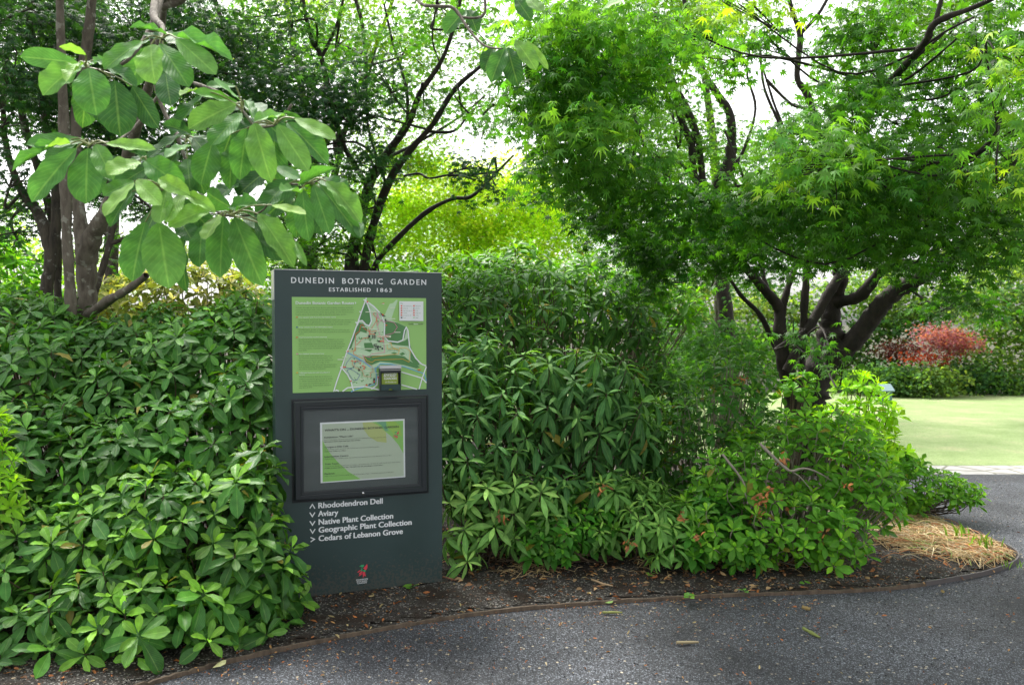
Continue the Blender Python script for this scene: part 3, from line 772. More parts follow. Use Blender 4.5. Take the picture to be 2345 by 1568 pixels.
# bus stop notes of the roads
# leaflet box on the map
def Wb(x, y, w): return UV(1080 + x / 2.904, 1060 + y / 2.904, w)
a = Wb(1280, 1180, .06); b_ = Wb(1522, 1450, .06)
D0 = .06
lbx = bpy.data.objects.new('leaflet_box', None); COL.objects.link(lbx); lbx.parent = sign
M['clear'] = None
def sub(o): o.matrix_parent_inverse = Matrix.Translation(-sign.location); return o
u0, v0 = a; u1, v1 = b_
hgt = v1 - v0
def yv(y): return v0 + (y - 1180) / 270 * hgt
sub(box_on('box_back', u0, v0, u1, v1, .0175, .020, M['black_alu'], lbx))
sub(box_on('box_side', u0, v0 + .002, u0 + .006, v1, .0205, D0 - .002, M['black_alu'], lbx))
sub(box_on('box_side', u1 - .006, v0 + .002, u1, v1, .0205, D0 - .002, M['black_alu'], lbx))
sub(box_on('lid', u0 - .002, v0 - .006, u1 + .002, yv(1204), .0205, D0 + .004, M['alu_and_highlight'], lbx, .001))
sub(box_on('lid_band', u0, yv(1212), u1, yv(1226), D0 - .004, D0 + .001, flat('brushed_metal', (.32, .32, .31), .4, .6), lbx, .001))
sub(box_on('lid_band', u0, yv(1228), u1, yv(1250), D0 - .004, D0 + .0, M['black_alu'], lbx, .001))
fp = Flat(); fp.poly([(u0 + .001, yv(1382)), (u1 - .001, yv(1382)), (u1 - .001, v1), ((u0 + u1) / 2 + .0125, v1), *[((u0 + u1) / 2 + .0125 * math.cos(t), v1 - .011 * math.sin(t)) for t in np.linspace(.2, 2.94, 9)], ((u0 + u1) / 2 - .0125, v1), (u0 + .001, v1)], D0 - .002)
sub(fp.build('front_plate', flat('box_front_paint', (.018, .05, .05), .35), lbx))
M['leaflet'] = flat('leaflet_print', (.26, .36, .035), .4)
lf = thing('leaflet', F3((u0 + u1) / 2, v1, .04), 'small green garden guide leaflet standing in the box on the map board', 'leaflet')
fl_ = Flat(); fl_.poly([(u0 + .012, yv(1256)), (u1 - .014, yv(1256)), (u1 - .014, v1 - .001), (u0 + .012, v1 - .001)], .045)
fl_.build('cover', M['leaflet'], lf)
ft = Flat()
def cf(x, y): return UV(1080 + x / 2.904, 1060 + y / 2.904, .0455)
for t, x0, x1, y, cc, bo in (("DUNEDIN", 1326, 1466, 1273, 5.5, .03), ("BOTANIC", 1323, 1468, 1299, 8.6, .035), ("GARDEN", 1325, 1468, 1330, 8.6, .035), ("A Guide to", 1338, 1468, 1368, 6.6, .005)):
    text_on(ft, t, (x0, y), (x1, y - 3), cc, .0455, bo, 1.0, cf)
ft.build('cover_lettering', M['white'], lf)

# notice case with glass front
M['glass'] = None
def glass():
    m, n, l, b = mat('case_glass')
    t = n.new('ShaderNodeBsdfTransparent'); g = n.new('ShaderNodeBsdfGlossy'); g.inputs['Roughness'].default_value = .04
    t.inputs[0].default_value = (.93, .95, .94, 1)
    fr = n.new('ShaderNodeFresnel'); fr.inputs[0].default_value = 1.5
    ad = n.new('ShaderNodeMath'); ad.operation = 'ADD'; l.new(fr.outputs[0], ad.inputs[0]); ad.inputs[1].default_value = .05
    s = n.new('ShaderNodeMixShader'); l.new(ad.outputs[0], s.inputs[0]); l.new(t.outputs[0], s.inputs[1]); l.new(g.outputs[0], s.inputs[2])
    l.new(s.outputs[0], n['Material Output'].inputs[0]); return m
M['glass'] = glass()
case = bpy.data.objects.new('notice_case', None); COL.objects.link(case); case.parent = sign
def ringframe(name, quads, m, parent):
    """quads: list of (4 corners in uv, w)"""
    V, Fc = [], []
    for q, w in quads: V += [F3(p[0], p[1], w) for p in q]
    for k in range(len(quads) - 1):
        for i in range(4):
            j = (i + 1) % 4
            Fc.append((k * 4 + i, k * 4 + j, k * 4 + 4 + j, k * 4 + 4 + i))
    return sub(mesh_obj(name, V, Fc, m, parent, smooth=False))
WO = .040
def q4(pts, w): return [UV(1080 + x / 1.8667, 1560 + y / 1.8667, w) for x, y in pts]
def lerp4(A, B, t): return [a * (1 - t) + b * t for a, b in zip(A, B)]
base_o = q4([(160, 66), (1182, 34), (1186, 766), (166, 843)], .004)
outer = q4([(178, 88), (1172, 46), (1180, 760), (184, 826)], WO)
inner = q4([(236, 132), (1124, 100), (1128, 716), (240, 782)], WO)
glassq = q4([(248, 150), (1108, 121), (1112, 700), (252, 760)], WO - .006)
ringframe('case_body', [(base_o, .001), (base_o, .004), (lerp4(base_o, outer, .5), .0045), (lerp4(base_o, outer, .5), .016)], M['black_alu'], case)
i2 = lerp4(outer, inner, .18)
ringframe('door_frame', [(lerp4(base_o, outer, .6), .0165), (outer, .0165), (outer, WO - .008), (i2, WO), (lerp4(outer, inner, .8), WO), (lerp4(outer, inner, .9), WO - .004), (inner, WO - .003), (glassq, WO - .004), (glassq, WO - .016)], M['black_alu'], case)
bk = Flat(); bk.poly(lerp4(glassq, outer, .15), WO - .020); sub(bk.build('backing_board', M['case_back'], case))
gl = Flat(); gl.poly(glassq, WO - .0065); sub(gl.build('glass_pane', M['glass'], case))
lk = Tube(); lu = UV(1080 + 695 / 1.8667, 1560 + 768 / 1.8667, WO)
c0 = F3(*lu, WO + .0005)
lk.path([c0, c0 + swn * .003, c0 + swn * .006, c0 + swn * .0065], [.0085, .0085, .006, .0002], 16, raw=True, wob=0)
sub(lk.build('lock', M['chrome'], case))
# the notice sheet inside the case
PW = WO - .0175
def cp(x, y): return UV(1260 + x / 5.2263, 1660 + y / 5.2263, PW)
paper = thing('notice_sheet', F3(*cp(990, 1350), PW), "pale green printed notice headed WHAT'S ON behind the glass of the case", 'notice')
pf = Flat(); pf.poly([cp(105, 155), cp(1873, 75), cp(1888, 1292), cp(118, 1418)], PW); pf.build('sheet', flat('paper', (.88, .89, .92), .6), paper)
pf = Flat(); pf.poly([cp(150, 188), cp(1842, 112), cp(1855, 1270), cp(160, 1395)], PW + .0003); pf.build('print_ground', flat('print_grey', (.52, .60, .46), .6), paper)
PG = flat('print_green', (.28, .60, .12), .6); PY = flat('print_yellow', (.50, .57, .20), .6); PT = flat('print_teal', (.16, .42, .22), .6); PL = flat('print_lime', (.35, .60, .08), .6)
pf = Flat()
pf.poly([cp(155, 520), cp(200, 610), cp(320, 800), cp(480, 980), cp(700, 1180), cp(960, 1333), cp(160, 1393)], PW + .0006)
pf.poly([cp(1190, 142), cp(1842, 113), cp(1848, 800), cp(1740, 610), cp(1600, 450), cp(1400, 280)], PW + .0007)
pf.build('print_leaf', PG, paper)
pf = Flat(); pf.poly([cp(995, 152), cp(1190, 142), cp(1330, 215), cp(1480, 350), cp(1497, 570), cp(1300, 550), cp(1120, 440), cp(1020, 300)], PW + .0010); pf.build('print_leaf', PY, paper)
pf = Flat(); pf.poly([cp(1270, 140), cp(1480, 130), cp(1490, 240), cp(1540, 330), cp(1470, 330), cp(1390, 210)], PW + .0010); pf.build('print_leaf', PT, paper)
pf = Flat(); pf.poly([cp(1490, 130), cp(1660, 125), cp(1780, 220), cp(1820, 440), cp(1640, 390), cp(1540, 270)], PW + .0010); pf.build('print_leaf', PL, paper)
pt = Flat()
IW = PW + .0014
text_on(pt, "WHAT'S ON ...", (203, 336), (712, 312), 8.4, IW, .035, 1.0, cp)
text_on(pt, "DUNEDIN BOTANIC GARDEN", (737, 310), (1745, 258), 8.4, IW, .035, 1.0, cp)
for t, x0, y0, x1, y1, cc, bo in (('Exhibition: "Plant Life"', 197, 480, 797, 450, 6, .035), ("Croque-o-Dile Cafe", 200, 684, 694, 656, 6, .035), ("Information Centre", 200, 884, 697, 854, 6, .035), ("Train Tours", 203, 1036, 490, 1018, 6, .035), ("Parkrun", 203, 1240, 407, 1226, 6, .035),
      ("Kerry Fenton-Johns has loved plants and painting since childhood and is now a full time artist.", 197, 524, 1490, 462, 3.4, .0), ("Information centre, open daily from 10am till 4pm", 197, 565, 943, 528, 3.6, .03),
      ("Serving drinks, snacks and lunch with a prime view over the lower botanic garden.", 200, 724, 1345, 664, 3.4, 0), ("Daily from 9.30am to 4.30pm", 200, 766, 642, 742, 3.6, .03),
      ("Displays, souvenirs, children's area, free duck food and advice for your visit, daily from 10am to 4pm.", 200, 924, 1600, 842, 3.4, 0),
      ("Wait near the cafe for a speedy train, as it makes a 10 minute circuit.  $3 Adult, $1 Child 4 to 16 years, Under 3 free.", 203, 1078, 1780, 980, 3.4, 0), ("10.30am to about 3pm most days. Timetable may vary according to circumstance.", 203, 1118, 1415, 1046, 3.6, .03),
      ("Public, free, timed run starts outside the cafe on Saturdays at 8am.  http://www.parkrun.co.nz/dunedin/", 203, 1282, 1642, 1192, 3.4, 0)):
    text_on(pt, t, (x0, y0), (x1, y1), cc, IW, bo, 1.0, cp)
pt.build('notice_lettering', flat('print_ink', (.025, .025, .03), .6), paper)
def cpe(x, y): return cp(1630 + (x - 505) * .28, 330 + (y - 235) * .28 - (x - 505) * .012)
place_emblem(paper, cpe, IW)
print('sign done')

# ------------------------------------------------------------------ vegetation builders
def sign_clear(P, pad=.01):
    q = P - SO
    u = q @ su; w = q @ swn
    bad = (u > -pad) & (u < SW + pad) & (w > -TH - pad) & (w < .05) & (P[:, 2] < SZ0 + SH + pad)
    return ~bad
def rosettes(fol, T, C, A, L, outer, inner, nl=10, W=.36, el=(20, 105), droop=.25, jit=.12, r=rng, bright=1.0):
    n = len(C)
    if n == 0: return
    A = nrm(A)
    k = np.arange(nl)
    ph = r.uniform(0, 6.28, (n, 1)) + k[None] * 2.39996 + r.normal(0, .15, (n, nl))
    t = (k[None] + .5) / nl + r.normal(0, .06, (n, nl)); t = np.clip(t, 0, 1)
    e = np.radians(el[0] + (el[1] - el[0]) * t ** .8)
    B = nrm(np.cross(A, [0.31, .2, .9] + r.normal(0, .1, 3))); Cc = np.cross(A, B)
    perp = B[:, None] * np.cos(ph)[..., None] + Cc[:, None] * np.sin(ph)[..., None]
    D = A[:, None] * np.cos(e)[..., None] + perp * np.sin(e)[..., None] + r.normal(0, jit, (n, nl, 3))
    D[..., 2] -= droop * t
    Nn = A[:, None] * np.sin(e)[..., None] - perp * np.cos(e)[..., None] + r.normal(0, jit * 1.3, (n, nl, 3))
    Ls = L[:, None] * (.50 + .55 * np.clip(t * 1.5, 0, 1)) * r.uniform(.8, 1.12, (n, nl))
    P = C[:, None] + D * (.06 * L[:, None, None]) - A[:, None] * (t * .25 * L[:, None])[..., None]
    yc = np.clip(1.2 - t * 2.0, 0, 1)[..., None] * np.clip(r.normal(.75, .35, (n, 1, 1)), 0, 1.2) * bright
    pig = np.asarray(outer)[None, None] * (1 - yc) + np.asarray(inner)[None, None] * yc
    pig = pig * np.array([1.3, 1.42, .85]) * np.exp(r.normal(0, .16, (n, nl, 1))) * np.exp(r.normal(0, .12, (n, 1, 1)))
    old = r.random((n, nl)) < .012; pig[old] = np.array([.30, .26, .05]) * r.uniform(.6, 1.3, (old.sum(), 1))
    P, D, Nn, Ls, pig = P.reshape(-1, 3), D.reshape(-1, 3), Nn.reshape(-1, 3), Ls.ravel(), pig.reshape(-1, 3)
    tip = P + nrm(D) * Ls[:, None]; mid = P + nrm(D) * Ls[:, None] * .5
    ok = sign_clear(tip) & sign_clear(mid) & sign_clear(P) & (tip[:, 2] > .015) & (mid[:, 2] > .03)
    Wd = np.full(len(P), W) * r.uniform(.85, 1.15, len(P))
    fol.add(T, P[ok], D[ok], Nn[ok], Ls[ok], Wd[ok], pig[ok], r.uniform(.4, 1.7, ok.sum()))
def thin(P, d):
    keep = []
    K = np.zeros((0, 3))
    for i, p in enumerate(P):
        if len(K) == 0 or np.min(np.sum((K - p) ** 2, 1)) > d * d:
            keep.append(i); K = np.vstack([K, p])
    return np.array(keep, int)
def ell_surface(ells, n, shrink=1.0, r=rng, back=.35):
    """random points on the outer surface of a union of ellipsoids given in picture terms"""
    E = [(S(a, b, Y), np.array([sz(rx, Y), ry, sz(rz, Y)]) * shrink) for a, b, Y, rx, rz, ry in ells]
    area = np.array([e[1][0] * e[1][2] + e[1][1] * e[1][2] for e in E]); cnt = (n * area / area.sum()).astype(int) + 1
    Ps, Ns = [], []
    for i, (c, R) in enumerate(E):
        v = nrm(r.normal(0, 1, (cnt[i], 3)))
        v = v[(v[:, 2] > -.75) & ((v[:, 1] < back))]
        P = c + v * R * (r.uniform(.84, 1.12, (len(v), 1)) + .10 * np.sin(v[:, :1] * 9 + i) * np.sin(v[:, 2:] * 11 + 2 * i) + .07 * np.sin(v[:, :1] * 17 + 3 * i)); Nn = nrm(v / R)
        ok = P[:, 2] > .05
        for j, (c2, R2) in enumerate(E):
            if j != i: ok &= (np.sum(((P - c2) / R2) ** 2, 1) > .72)
        Ps.append(P[ok]); Ns.append(Nn[ok])
    P = np.concatenate(Ps); Nn = np.concatenate(Ns); o = r.permutation(len(P))
    return P[o], Nn[o]
def shrub(name, label, ells, L, sp, outer, inner, T=None, m='rhodo', nl=10, W=.36, el=(20, 105), droop=.25, up=.9, group=None, stems=('twig_brown', .006), cat='shrub', layers=2, back=.35, bright=1.0, base=None, seed=1, gaps=0.0, stemfrac=.5):
    global rng
    r = np.random.default_rng(seed)
    T = L_RHO if T is None else T
    if base is None:
        c = np.mean([S(a, b, Y) for a, b, Y, *_ in ells], 0); base = np.array([c[0], c[1] + .2, .02])
    t = thing(name, base, label, cat, group)
    f = Fol(); tb = Tube()
    Call = []
    for k in range(layers):
        P, Nn = ell_surface(ells, int(60000 * 1), 1.0 - .20 * k, r, back)
        if gaps:
            g = np.sin(P[:, 0] * 7.1 + 1) * np.sin(P[:, 2] * 8.3 + 2) * np.sin(P[:, 1] * 6.7); ok = g > -1 + gaps; P, Nn = P[ok], Nn[ok]
        P, Nn = P[:6000], Nn[:6000]
        i = thin(P, sp * (1 + .15 * k)); P, Nn = P[i], Nn[i]
        A = Nn * .75 + np.array([0, -.12, up]) + r.normal(0, .22, P.shape)
        Ls = L * r.uniform(.75, 1.15, len(P)) * (1 - .1 * k)
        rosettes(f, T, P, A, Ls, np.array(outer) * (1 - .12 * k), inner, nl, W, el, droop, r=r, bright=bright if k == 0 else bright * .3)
        Call.append((P, nrm(A)))
    P = np.concatenate([c[0] for c in Call]); A = np.concatenate([c[1] for c in Call])
    nb = 5
    for i in range(len(P)):
        if r.random() > stemfrac: continue
        p = P[i]; a = A[i]
        b = np.array([base[0] + (p[0] - base[0]) * .45 + r.normal(0, .06), base[1] + .15 + (p[1] - base[1]) * .3 + r.normal(0, .06), .02 + max(0, p[2] - .9) * .4])
        q = p - a * L * .9; q[2] = max(q[2], .05)
        mid = (b + q) / 2 + r.normal(0, .05, 3) - np.array([0, 0, .06]); mid[2] = max(mid[2], .04)
        if not (sign_clear(mid[None])[0] and sign_clear(b[None])[0] and sign_clear(q[None], .03)[0]) : continue
        tb.path([b, mid, q, p], [stems[1] * 1.5, stems[1], stems[1] * .7, stems[1] * .5], 5, 4, .08)
    f.build('foliage', M[m], t)
    if tb.v: tb.build('stems', M[stems[0]], t)
    return t

def sprays(f, clumps, L, T=None, dens=1.0, r=rng, spread=.2, per=12, droop=(.15, .9)):
    T = L_MAP if T is None else T
    for cl in clumps:
        a, b, Y, rx, rz, ry, col = cl[:7]; dn = cl[7] if len(cl) > 7 else 1.0
        lp = L * FPX / Y
        n = max(6, int(6.0 * dens * dn * math.pi * rx * rz / (lp * lp * .42)))
        ns = max(2, n // per)
        c = S(a, b, Y); R = np.array([sz(rx, Y), ry, sz(rz, Y)])
        v = nrm(r.normal(0, 1, (ns, 3))) * (r.uniform(0, 1, (ns, 1)) ** (1 / 2.4))
        sc = c + v * R
        sd = r.uniform(0, 6.28, ns); so = np.stack([np.cos(sd) * .9 + v[:, 0] * .8, np.sin(sd) * .9 - .35, -.25 + 0 * sd], 1); so = nrm(so)
        m = per
        tt = r.uniform(-1, 1, (ns, m)); ss = r.normal(0, .5, (ns, m))
        side = nrm(np.cross(so, [0, 0, 1.]))
        P = sc[:, None] + so[:, None] * (tt * spread)[..., None] + side[:, None] * (ss * spread * .8)[..., None] + r.normal(0, spread * .15, (ns, m, 3))
        P[..., 2] -= (tt.clip(0) ** 2) * spread * .4
        out = so[:, None] * (.5 + 0 * tt)[..., None] + side[:, None] * (np.sign(ss) * .6)[..., None] + r.normal(0, .35, (ns, m, 3))
        out[..., 2] = 0; out = nrm(out)
        dr = r.uniform(droop[0], droop[1], (ns, m, 1))
        D = out * (1 - dr * .7) + np.array([0, 0, -1.]) * dr
        Nn = out * dr + np.array([0, 0, 1.]) * (1.05 - dr * .75) + r.normal(0, .22, (ns, m, 3))
        pig = vary(col, ns, .16, .10, r)[:, None] * np.exp(r.normal(0, .16, (ns, m, 1)))
        Ls = L * r.uniform(.65, 1.15, ns * m)
        f.add(T, P.reshape(-1, 3), D.reshape(-1, 3), Nn.reshape(-1, 3), Ls, 1.0, pig.reshape(-1, 3), r.uniform(.3, 2, ns * m))
def clump_twigs(tb, clumps, anchors, r, w=5, k=3, lim=2.4):
    """limbs from the nearest anchor into each clump with small side twigs"""
    An = np.array(anchors)
    for cl in clumps:
        a, b, Y, rx, rz, ry = cl[:6]
        c = S(a, b, Y)
        d = np.linalg.norm(An - c, axis=1) + (An[:, 2] > c[2] + .3) * .6
        near = np.argsort(d)[:5]; p0 = An[near[r.integers(0, len(near))]]
        if np.linalg.norm(p0 - c) > lim: continue
        wv = sz(w, Y) * .5
        mid = (p0 + c) / 2 + r.normal(0, .16, 3) + np.array([0, 0, -.08])
        tb.path([p0, mid, c], [wv * 1.3, wv, wv * .6], 6, 5, .08)
        for _ in range(k):
            e = c + nrm(r.normal(0, 1, 3)) * np.array([sz(rx, Y), ry, sz(rz, Y)]) * .85
            tb.path([mid * .4 + c * .6, (c + e) / 2 + r.normal(0, .06, 3), e], [wv * .6, wv * .4, wv * .15], 5, 4, .08)
def far_mass(f, ells, L, dens, r, T=None, col_amt=.2, flatness=.5):
    T = L_FAR if T is None else T
    for a, b, Y, rx, rz, ry, col, *dd in ells:
        dn = dd[0] if dd else 1
        lp = L * FPX / Y; n = int((3.6 if T is L_MAP else 1.9) * dens * dn * math.pi * rx * rz / (lp * lp * .4))
        R = np.array([sz(rx, Y), ry, sz(rz, Y)]); c = S(a, b, Y)
        nc = max(6, n // 40)
        v = nrm(r.normal(0, 1, (nc, 3))) * r.uniform(.55, 1.02, (nc, 1)); v[:, 1] = -np.abs(v[:, 1]) * .9 + .1
        cc = c + v * R
        cr = np.array([1.25, 1.0, flatness]) * L * 4.2
        k = n // nc + 1
        P = cc[:, None] + np.clip(r.normal(0, .5, (nc, k, 3)), -1.1, 1.1) * cr
        D = r.normal(0, 1, (nc, k, 3)); D[..., 2] = D[..., 2] * .5 - .35
        Nn = r.normal(0, .55, (nc, k, 3)) + np.array([0, -.25, .9])
        pig = vary(col, nc, col_amt, .12, r)[:, None] * np.exp(r.normal(0, .15, (nc, k, 1)))
        P = P.reshape(-1, 3); ok = P[:, 2] > .03
        f.add(T, P[ok], D.reshape(-1, 3)[ok], Nn.reshape(-1, 3)[ok], L * r.uniform(.7, 1.2, nc * k)[ok], .75, pig.reshape(-1, 3)[ok], None)

# ------------------------------------------------------------------ magnolia: trunk at the left, big leaves in front
rm = np.random.default_rng(11)
mg = thing('magnolia_tree', S(185, 830, 6.4) * [1, 1, 0], 'large-leaved magnolia with pale forked trunk, its branch hanging over the top left of the sign', 'tree')
tb = Tube()
limb(tb, [(200, 1050, 6.4, 60), (200, 760, 6.4, 46), (200, 657, 6.4, 42), (197, 560, 6.4, 46)])
P1, _ = limb(tb, [(197, 600, 6.4, 50), (215, 535, 6.3, 40), (246, 480, 6.2, 34), (285, 380, 6.0, 28), (320, 270, 5.6, 25), (345, 180, 5.2, 20), (366, 90, 4.6, 16), (375, 10, 4.1, 15), (372, -70, 3.6, 18)])
limb(tb, [(197, 600, 6.4, 40), (182, 500, 6.5, 30), (172, 330, 6.5, 26), (188, 180, 6.5, 24), (205, 60, 6.4, 22), (214, -40, 6.3, 20)])
limb(tb, [(160, 1050, 6.2, 30), (164, 760, 6.2, 25), (160, 657, 6.2, 24), (153, 526, 6.2, 23), (152, 416, 6.2, 27), (146, 280, 6.2, 22), (140, 120, 6.1, 18), (137, -30, 6.0, 16)])
limb(tb, [(200, 725, 6.3, 26), (245, 690, 6.1, 22), (290, 665, 5.95, 19), (335, 630, 5.8, 14)])
limb(tb, [(375, 10, 4.1, 26), (420, -8, 3.9, 22), (440, -60, 3.7, 22)])
# branch that carries the leaf whorls
br = Tube()
Bp = {'W1': (197, 155), 'W2': (372, 88), 'W3': (556, 250), 'W4': (205, 333), 'W5': (628, 285), 'W6': (528, 492), 'W7': (708, 418), 'W9': (335, 366), 'W10': (385, 438), 'W8': (425, 325)}
def brn(pl, m=br, sides=8): limb(m, [(a, b, c, d * .78) for a, b, c, d in pl], sides, 5, .07)
brn([(372, -70, 3.6, 30), (352, 30, 3.2, 22), (372, 60, 3.0, 15), (372, 90, 2.85, 9)])
brn([(380, -70, 3.6, 30), (358, 30, 3.25, 20), (330, 90, 3.1, 13), (290, 140, 3.0, 10), (240, 160, 2.95, 7), (197, 155, 2.85, 6)])
brn([(352, 30, 3.25, 18), (350, 130, 3.3, 13), (362, 220, 3.3, 12), (400, 300, 3.2, 11), (425, 322, 3.05, 7)])
brn([(350, 150, 3.3, 11), (430, 185, 3.2, 10), (510, 215, 3.0, 9), (556, 255, 2.8, 8), (585, 290, 2.8, 7), (628, 288, 2.72, 6)])
brn([(362, 220, 3.3, 10), (310, 290, 3.2, 9), (255, 330, 3.0, 7), (205, 333, 2.85, 6)])
brn([(400, 300, 3.2, 10), (440, 400, 3.1, 9), (480, 470, 2.9, 8), (528, 495, 2.75, 7), (590, 488, 2.65, 6), (612, 470, 2.6, 4)])
brn([(440, 380, 3.15, 9), (560, 400, 3.1, 8), (650, 420, 3.0, 7), (708, 420, 2.85, 5), (745, 405, 2.8, 4)])
brn([(400, 300, 3.2, 9), (370, 380, 3.1, 8), (385, 438, 2.85, 6)])
brn([(628, 288, 2.72, 5), (650, 268, 2.7, 5), (665, 245, 2.7, 11), (668, 238, 2.7, 2)])
brn([(940, -60, 4.1, 12), (960, 5, 4.0, 10), (1000, 15, 3.9, 9), (1040, 20, 3.9, 9), (1075, 70, 3.8, 7), (1110, 105, 3.7, 6), (1150, 112, 3.6, 5)])
brn([(1100, -60, 4.0, 10), (1110, 30, 3.9, 8), (1060, 40, 3.9, 7), (1040, 20, 3.9, 6)])
brn([(400, -30, 3.7, 24), (600, -90, 3.9, 20), (800, -110, 4.0, 16), (940, -60, 4.1, 12)])
brn([(940, -60, 4.1, 12), (1200, -60, 3.6, 8), (1180, -10, 3.5, 6), (1390, -20, 3.5, 5)])
K = .4381
ML = [  # base x,y  tip x,y  half width (crop px), tone 0 dark .. 2 bright, whorl
 (410,330,110,290,60,1.0,'W1'),(450,290,305,225,28,1.9,'W1'),(425,335,212,460,80,1.3,'W1'),(438,335,332,385,36,2.0,'W1'),(465,355,495,580,92,1.0,'W1'),(600,420,625,700,95,.25,'W1'),(690,450,815,660,58,.15,'W1'),(505,320,710,415,45,.2,'W1'),(480,340,525,300,24,.6,'W1'),
 (880,185,695,110,25,1.0,'W2'),(885,185,1195,240,52,1.0,'W2'),(745,215,535,340,66,1.1,'W2'),(790,235,785,404,80,1.5,'W2'),(835,228,985,440,70,1.0,'W2'),(920,200,1125,378,60,1.3,'W2'),(865,380,890,545,62,.1,'W2'),
 (1250,540,1020,468,42,1.2,'W3'),(1040,470,938,478,24,2.0,'W3'),(1235,545,985,650,72,1.4,'W3'),(1255,525,1130,415,52,1.1,'W3'),(1265,590,1095,745,72,1.0,'W3'),(1060,500,875,685,58,.2,'W3'),(1280,525,1330,590,28,.9,'W3'),(1230,450,1085,440,30,.8,'W3'),
 (1500,605,1335,602,38,1.3,'W5'),(1330,645,1400,918,72,1.35,'W5'),(1450,650,1608,885,62,1.35,'W5'),(1540,620,1750,715,42,1.6,'W5'),(1500,640,1705,820,62,.5,'W5'),(1290,672,1250,910,66,.8,'W5'),(1220,755,1190,955,52,.6,'W5'),(1110,742,1050,952,72,.8,'W5'),(1440,640,1530,600,30,.7,'W5'),
 (440,735,140,740,58,.7,'W4'),(370,730,38,850,40,1.0,'W4'),(368,752,235,745,36,2.0,'W4'),(400,775,148,1035,78,1.0,'W4'),(460,775,440,1050,88,.9,'W4'),(555,750,795,765,34,1.7,'W4'),(500,755,575,915,52,1.2,'W4'),(640,765,760,805,30,.4,'W4'),
 (985,690,755,810,62,.2,'W8'),(1000,760,863,800,36,1.0,'W8'),(1000,700,880,640,40,.2,'W8'),(1010,720,1080,800,40,.15,'W8'),(980,830,990,965,48,.6,'W8'),
 (730,845,568,885,62,1.8,'W9'),(760,838,932,955,72,1.0,'W9'),(765,880,595,975,60,.4,'W9'),(740,800,660,760,30,.3,'W9'),
 (702,955,535,1115,58,1.8,'W10'),(715,938,832,1060,50,1.8,'W10'),(872,985,830,1162,60,1.5,'W10'),(960,1010,865,1150,50,1.7,'W10'),(1105,1090,880,1160,58,1.7,'W10'),(955,1010,1108,1080,34,1.8,'W10'),(830,935,965,995,45,1.9,'W10'),(690,1000,560,1160,50,.3,'W10'),(760,1160,675,1450,80,.9,'W10'),(830,1162,880,1485,106,1.2,'W10'),(700,945,540,1010,46,1.1,'W10'),
 (1150,1125,1065,1238,58,1.9,'W6'),(1170,1130,1140,1432,74,1.0,'W6'),(1225,1135,1352,1470,80,1.1,'W6'),(1350,1118,1532,1352,64,1.4,'W6'),(1420,1072,1595,1108,32,2.3,'W6'),(1060,1180,1030,1382,60,.7,'W6'),(1210,1085,1060,1005,56,.55,'W6'),(1190,1100,1305,1035,50,.8,'W6'),(1340,1145,1450,1305,50,.4,'W6'),(960,1230,945,1505,42,.1,'W6'),(940,1150,1000,1245,54,.2,'W6'),(1540,1260,1590,1370,22,1.3,'W6'),(1235,1110,1310,1090,24,.9,'W6'),
 (1705,948,1885,1122,54,1.35,'W7'),(1640,965,1722,1212,54,.85,'W7'),(1670,962,1882,1232,46,.5,'W7'),(1580,985,1602,1248,56,.9,'W7'),(1560,970,1705,870,32,.9,'W7'),(1570,1010,1480,965,44,1.2,'W7'),(1480,975,1345,1110,62,.5,'W7'),(1405,890,1235,1000,78,.1,'W7'),(1440,870,1562,930,32,.6,'W7'),(1240,960,1140,1010,60,.1,'W7'),(1860,1130,1885,1230,30,.5,'W7'),
]
TOPL = [(800,50,700,140,48,.4,4.0),(812,48,852,136,36,.2,4.05),(990,230,922,375,46,.5,3.6),(1002,230,1045,400,50,.15,3.65),(1040,195,1138,320,42,1.5,3.5),(1092,195,1196,326,20,1.8,3.5),(1095,-10,1165,48,36,1.5,3.5),(1040,-10,1112,88,36,.15,3.6),(1455,50,1545,-8,46,1.5,3.5),(1440,10,1400,-30,30,.5,3.5),(930,235,890,330,40,.1,3.7)]
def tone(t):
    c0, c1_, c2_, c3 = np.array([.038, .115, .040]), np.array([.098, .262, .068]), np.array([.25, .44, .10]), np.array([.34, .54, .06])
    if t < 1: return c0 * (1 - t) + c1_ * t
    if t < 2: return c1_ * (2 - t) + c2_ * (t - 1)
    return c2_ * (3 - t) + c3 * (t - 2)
fm = Fol(); pet = Tube()
def big_leaf(b, t, hw_m, tn, twist, face):
    D = t - b; Lg = np.linalg.norm(D)
    Nn = face + rm.normal(0, .16, 3)
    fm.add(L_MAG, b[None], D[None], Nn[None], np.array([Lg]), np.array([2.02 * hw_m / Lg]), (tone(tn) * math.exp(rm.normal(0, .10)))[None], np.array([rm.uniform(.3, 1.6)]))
for i, (bx, by, tx, ty, hw, tn, wh) in enumerate(ML):
    wx, wy = Bp[wh]
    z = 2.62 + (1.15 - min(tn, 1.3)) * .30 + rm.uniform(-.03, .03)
    drop = ty - by
    b = S(bx * K, by * K, z + .04); t = S(tx * K, ty * K, z - .05 - .04 * (drop < 60))
    face = np.array([rm.normal(0, .15), -.75, .55 if drop > 0 else .25])
    big_leaf(b, t, sz(hw * K, z), tn, 0, face)
    wc = S(wx, wy, z + .06)
    pet.path([wc, (wc + b) / 2 + np.array([0, 0, .012]), b], [.0032, .0028, .0024], 5, 4, .03)
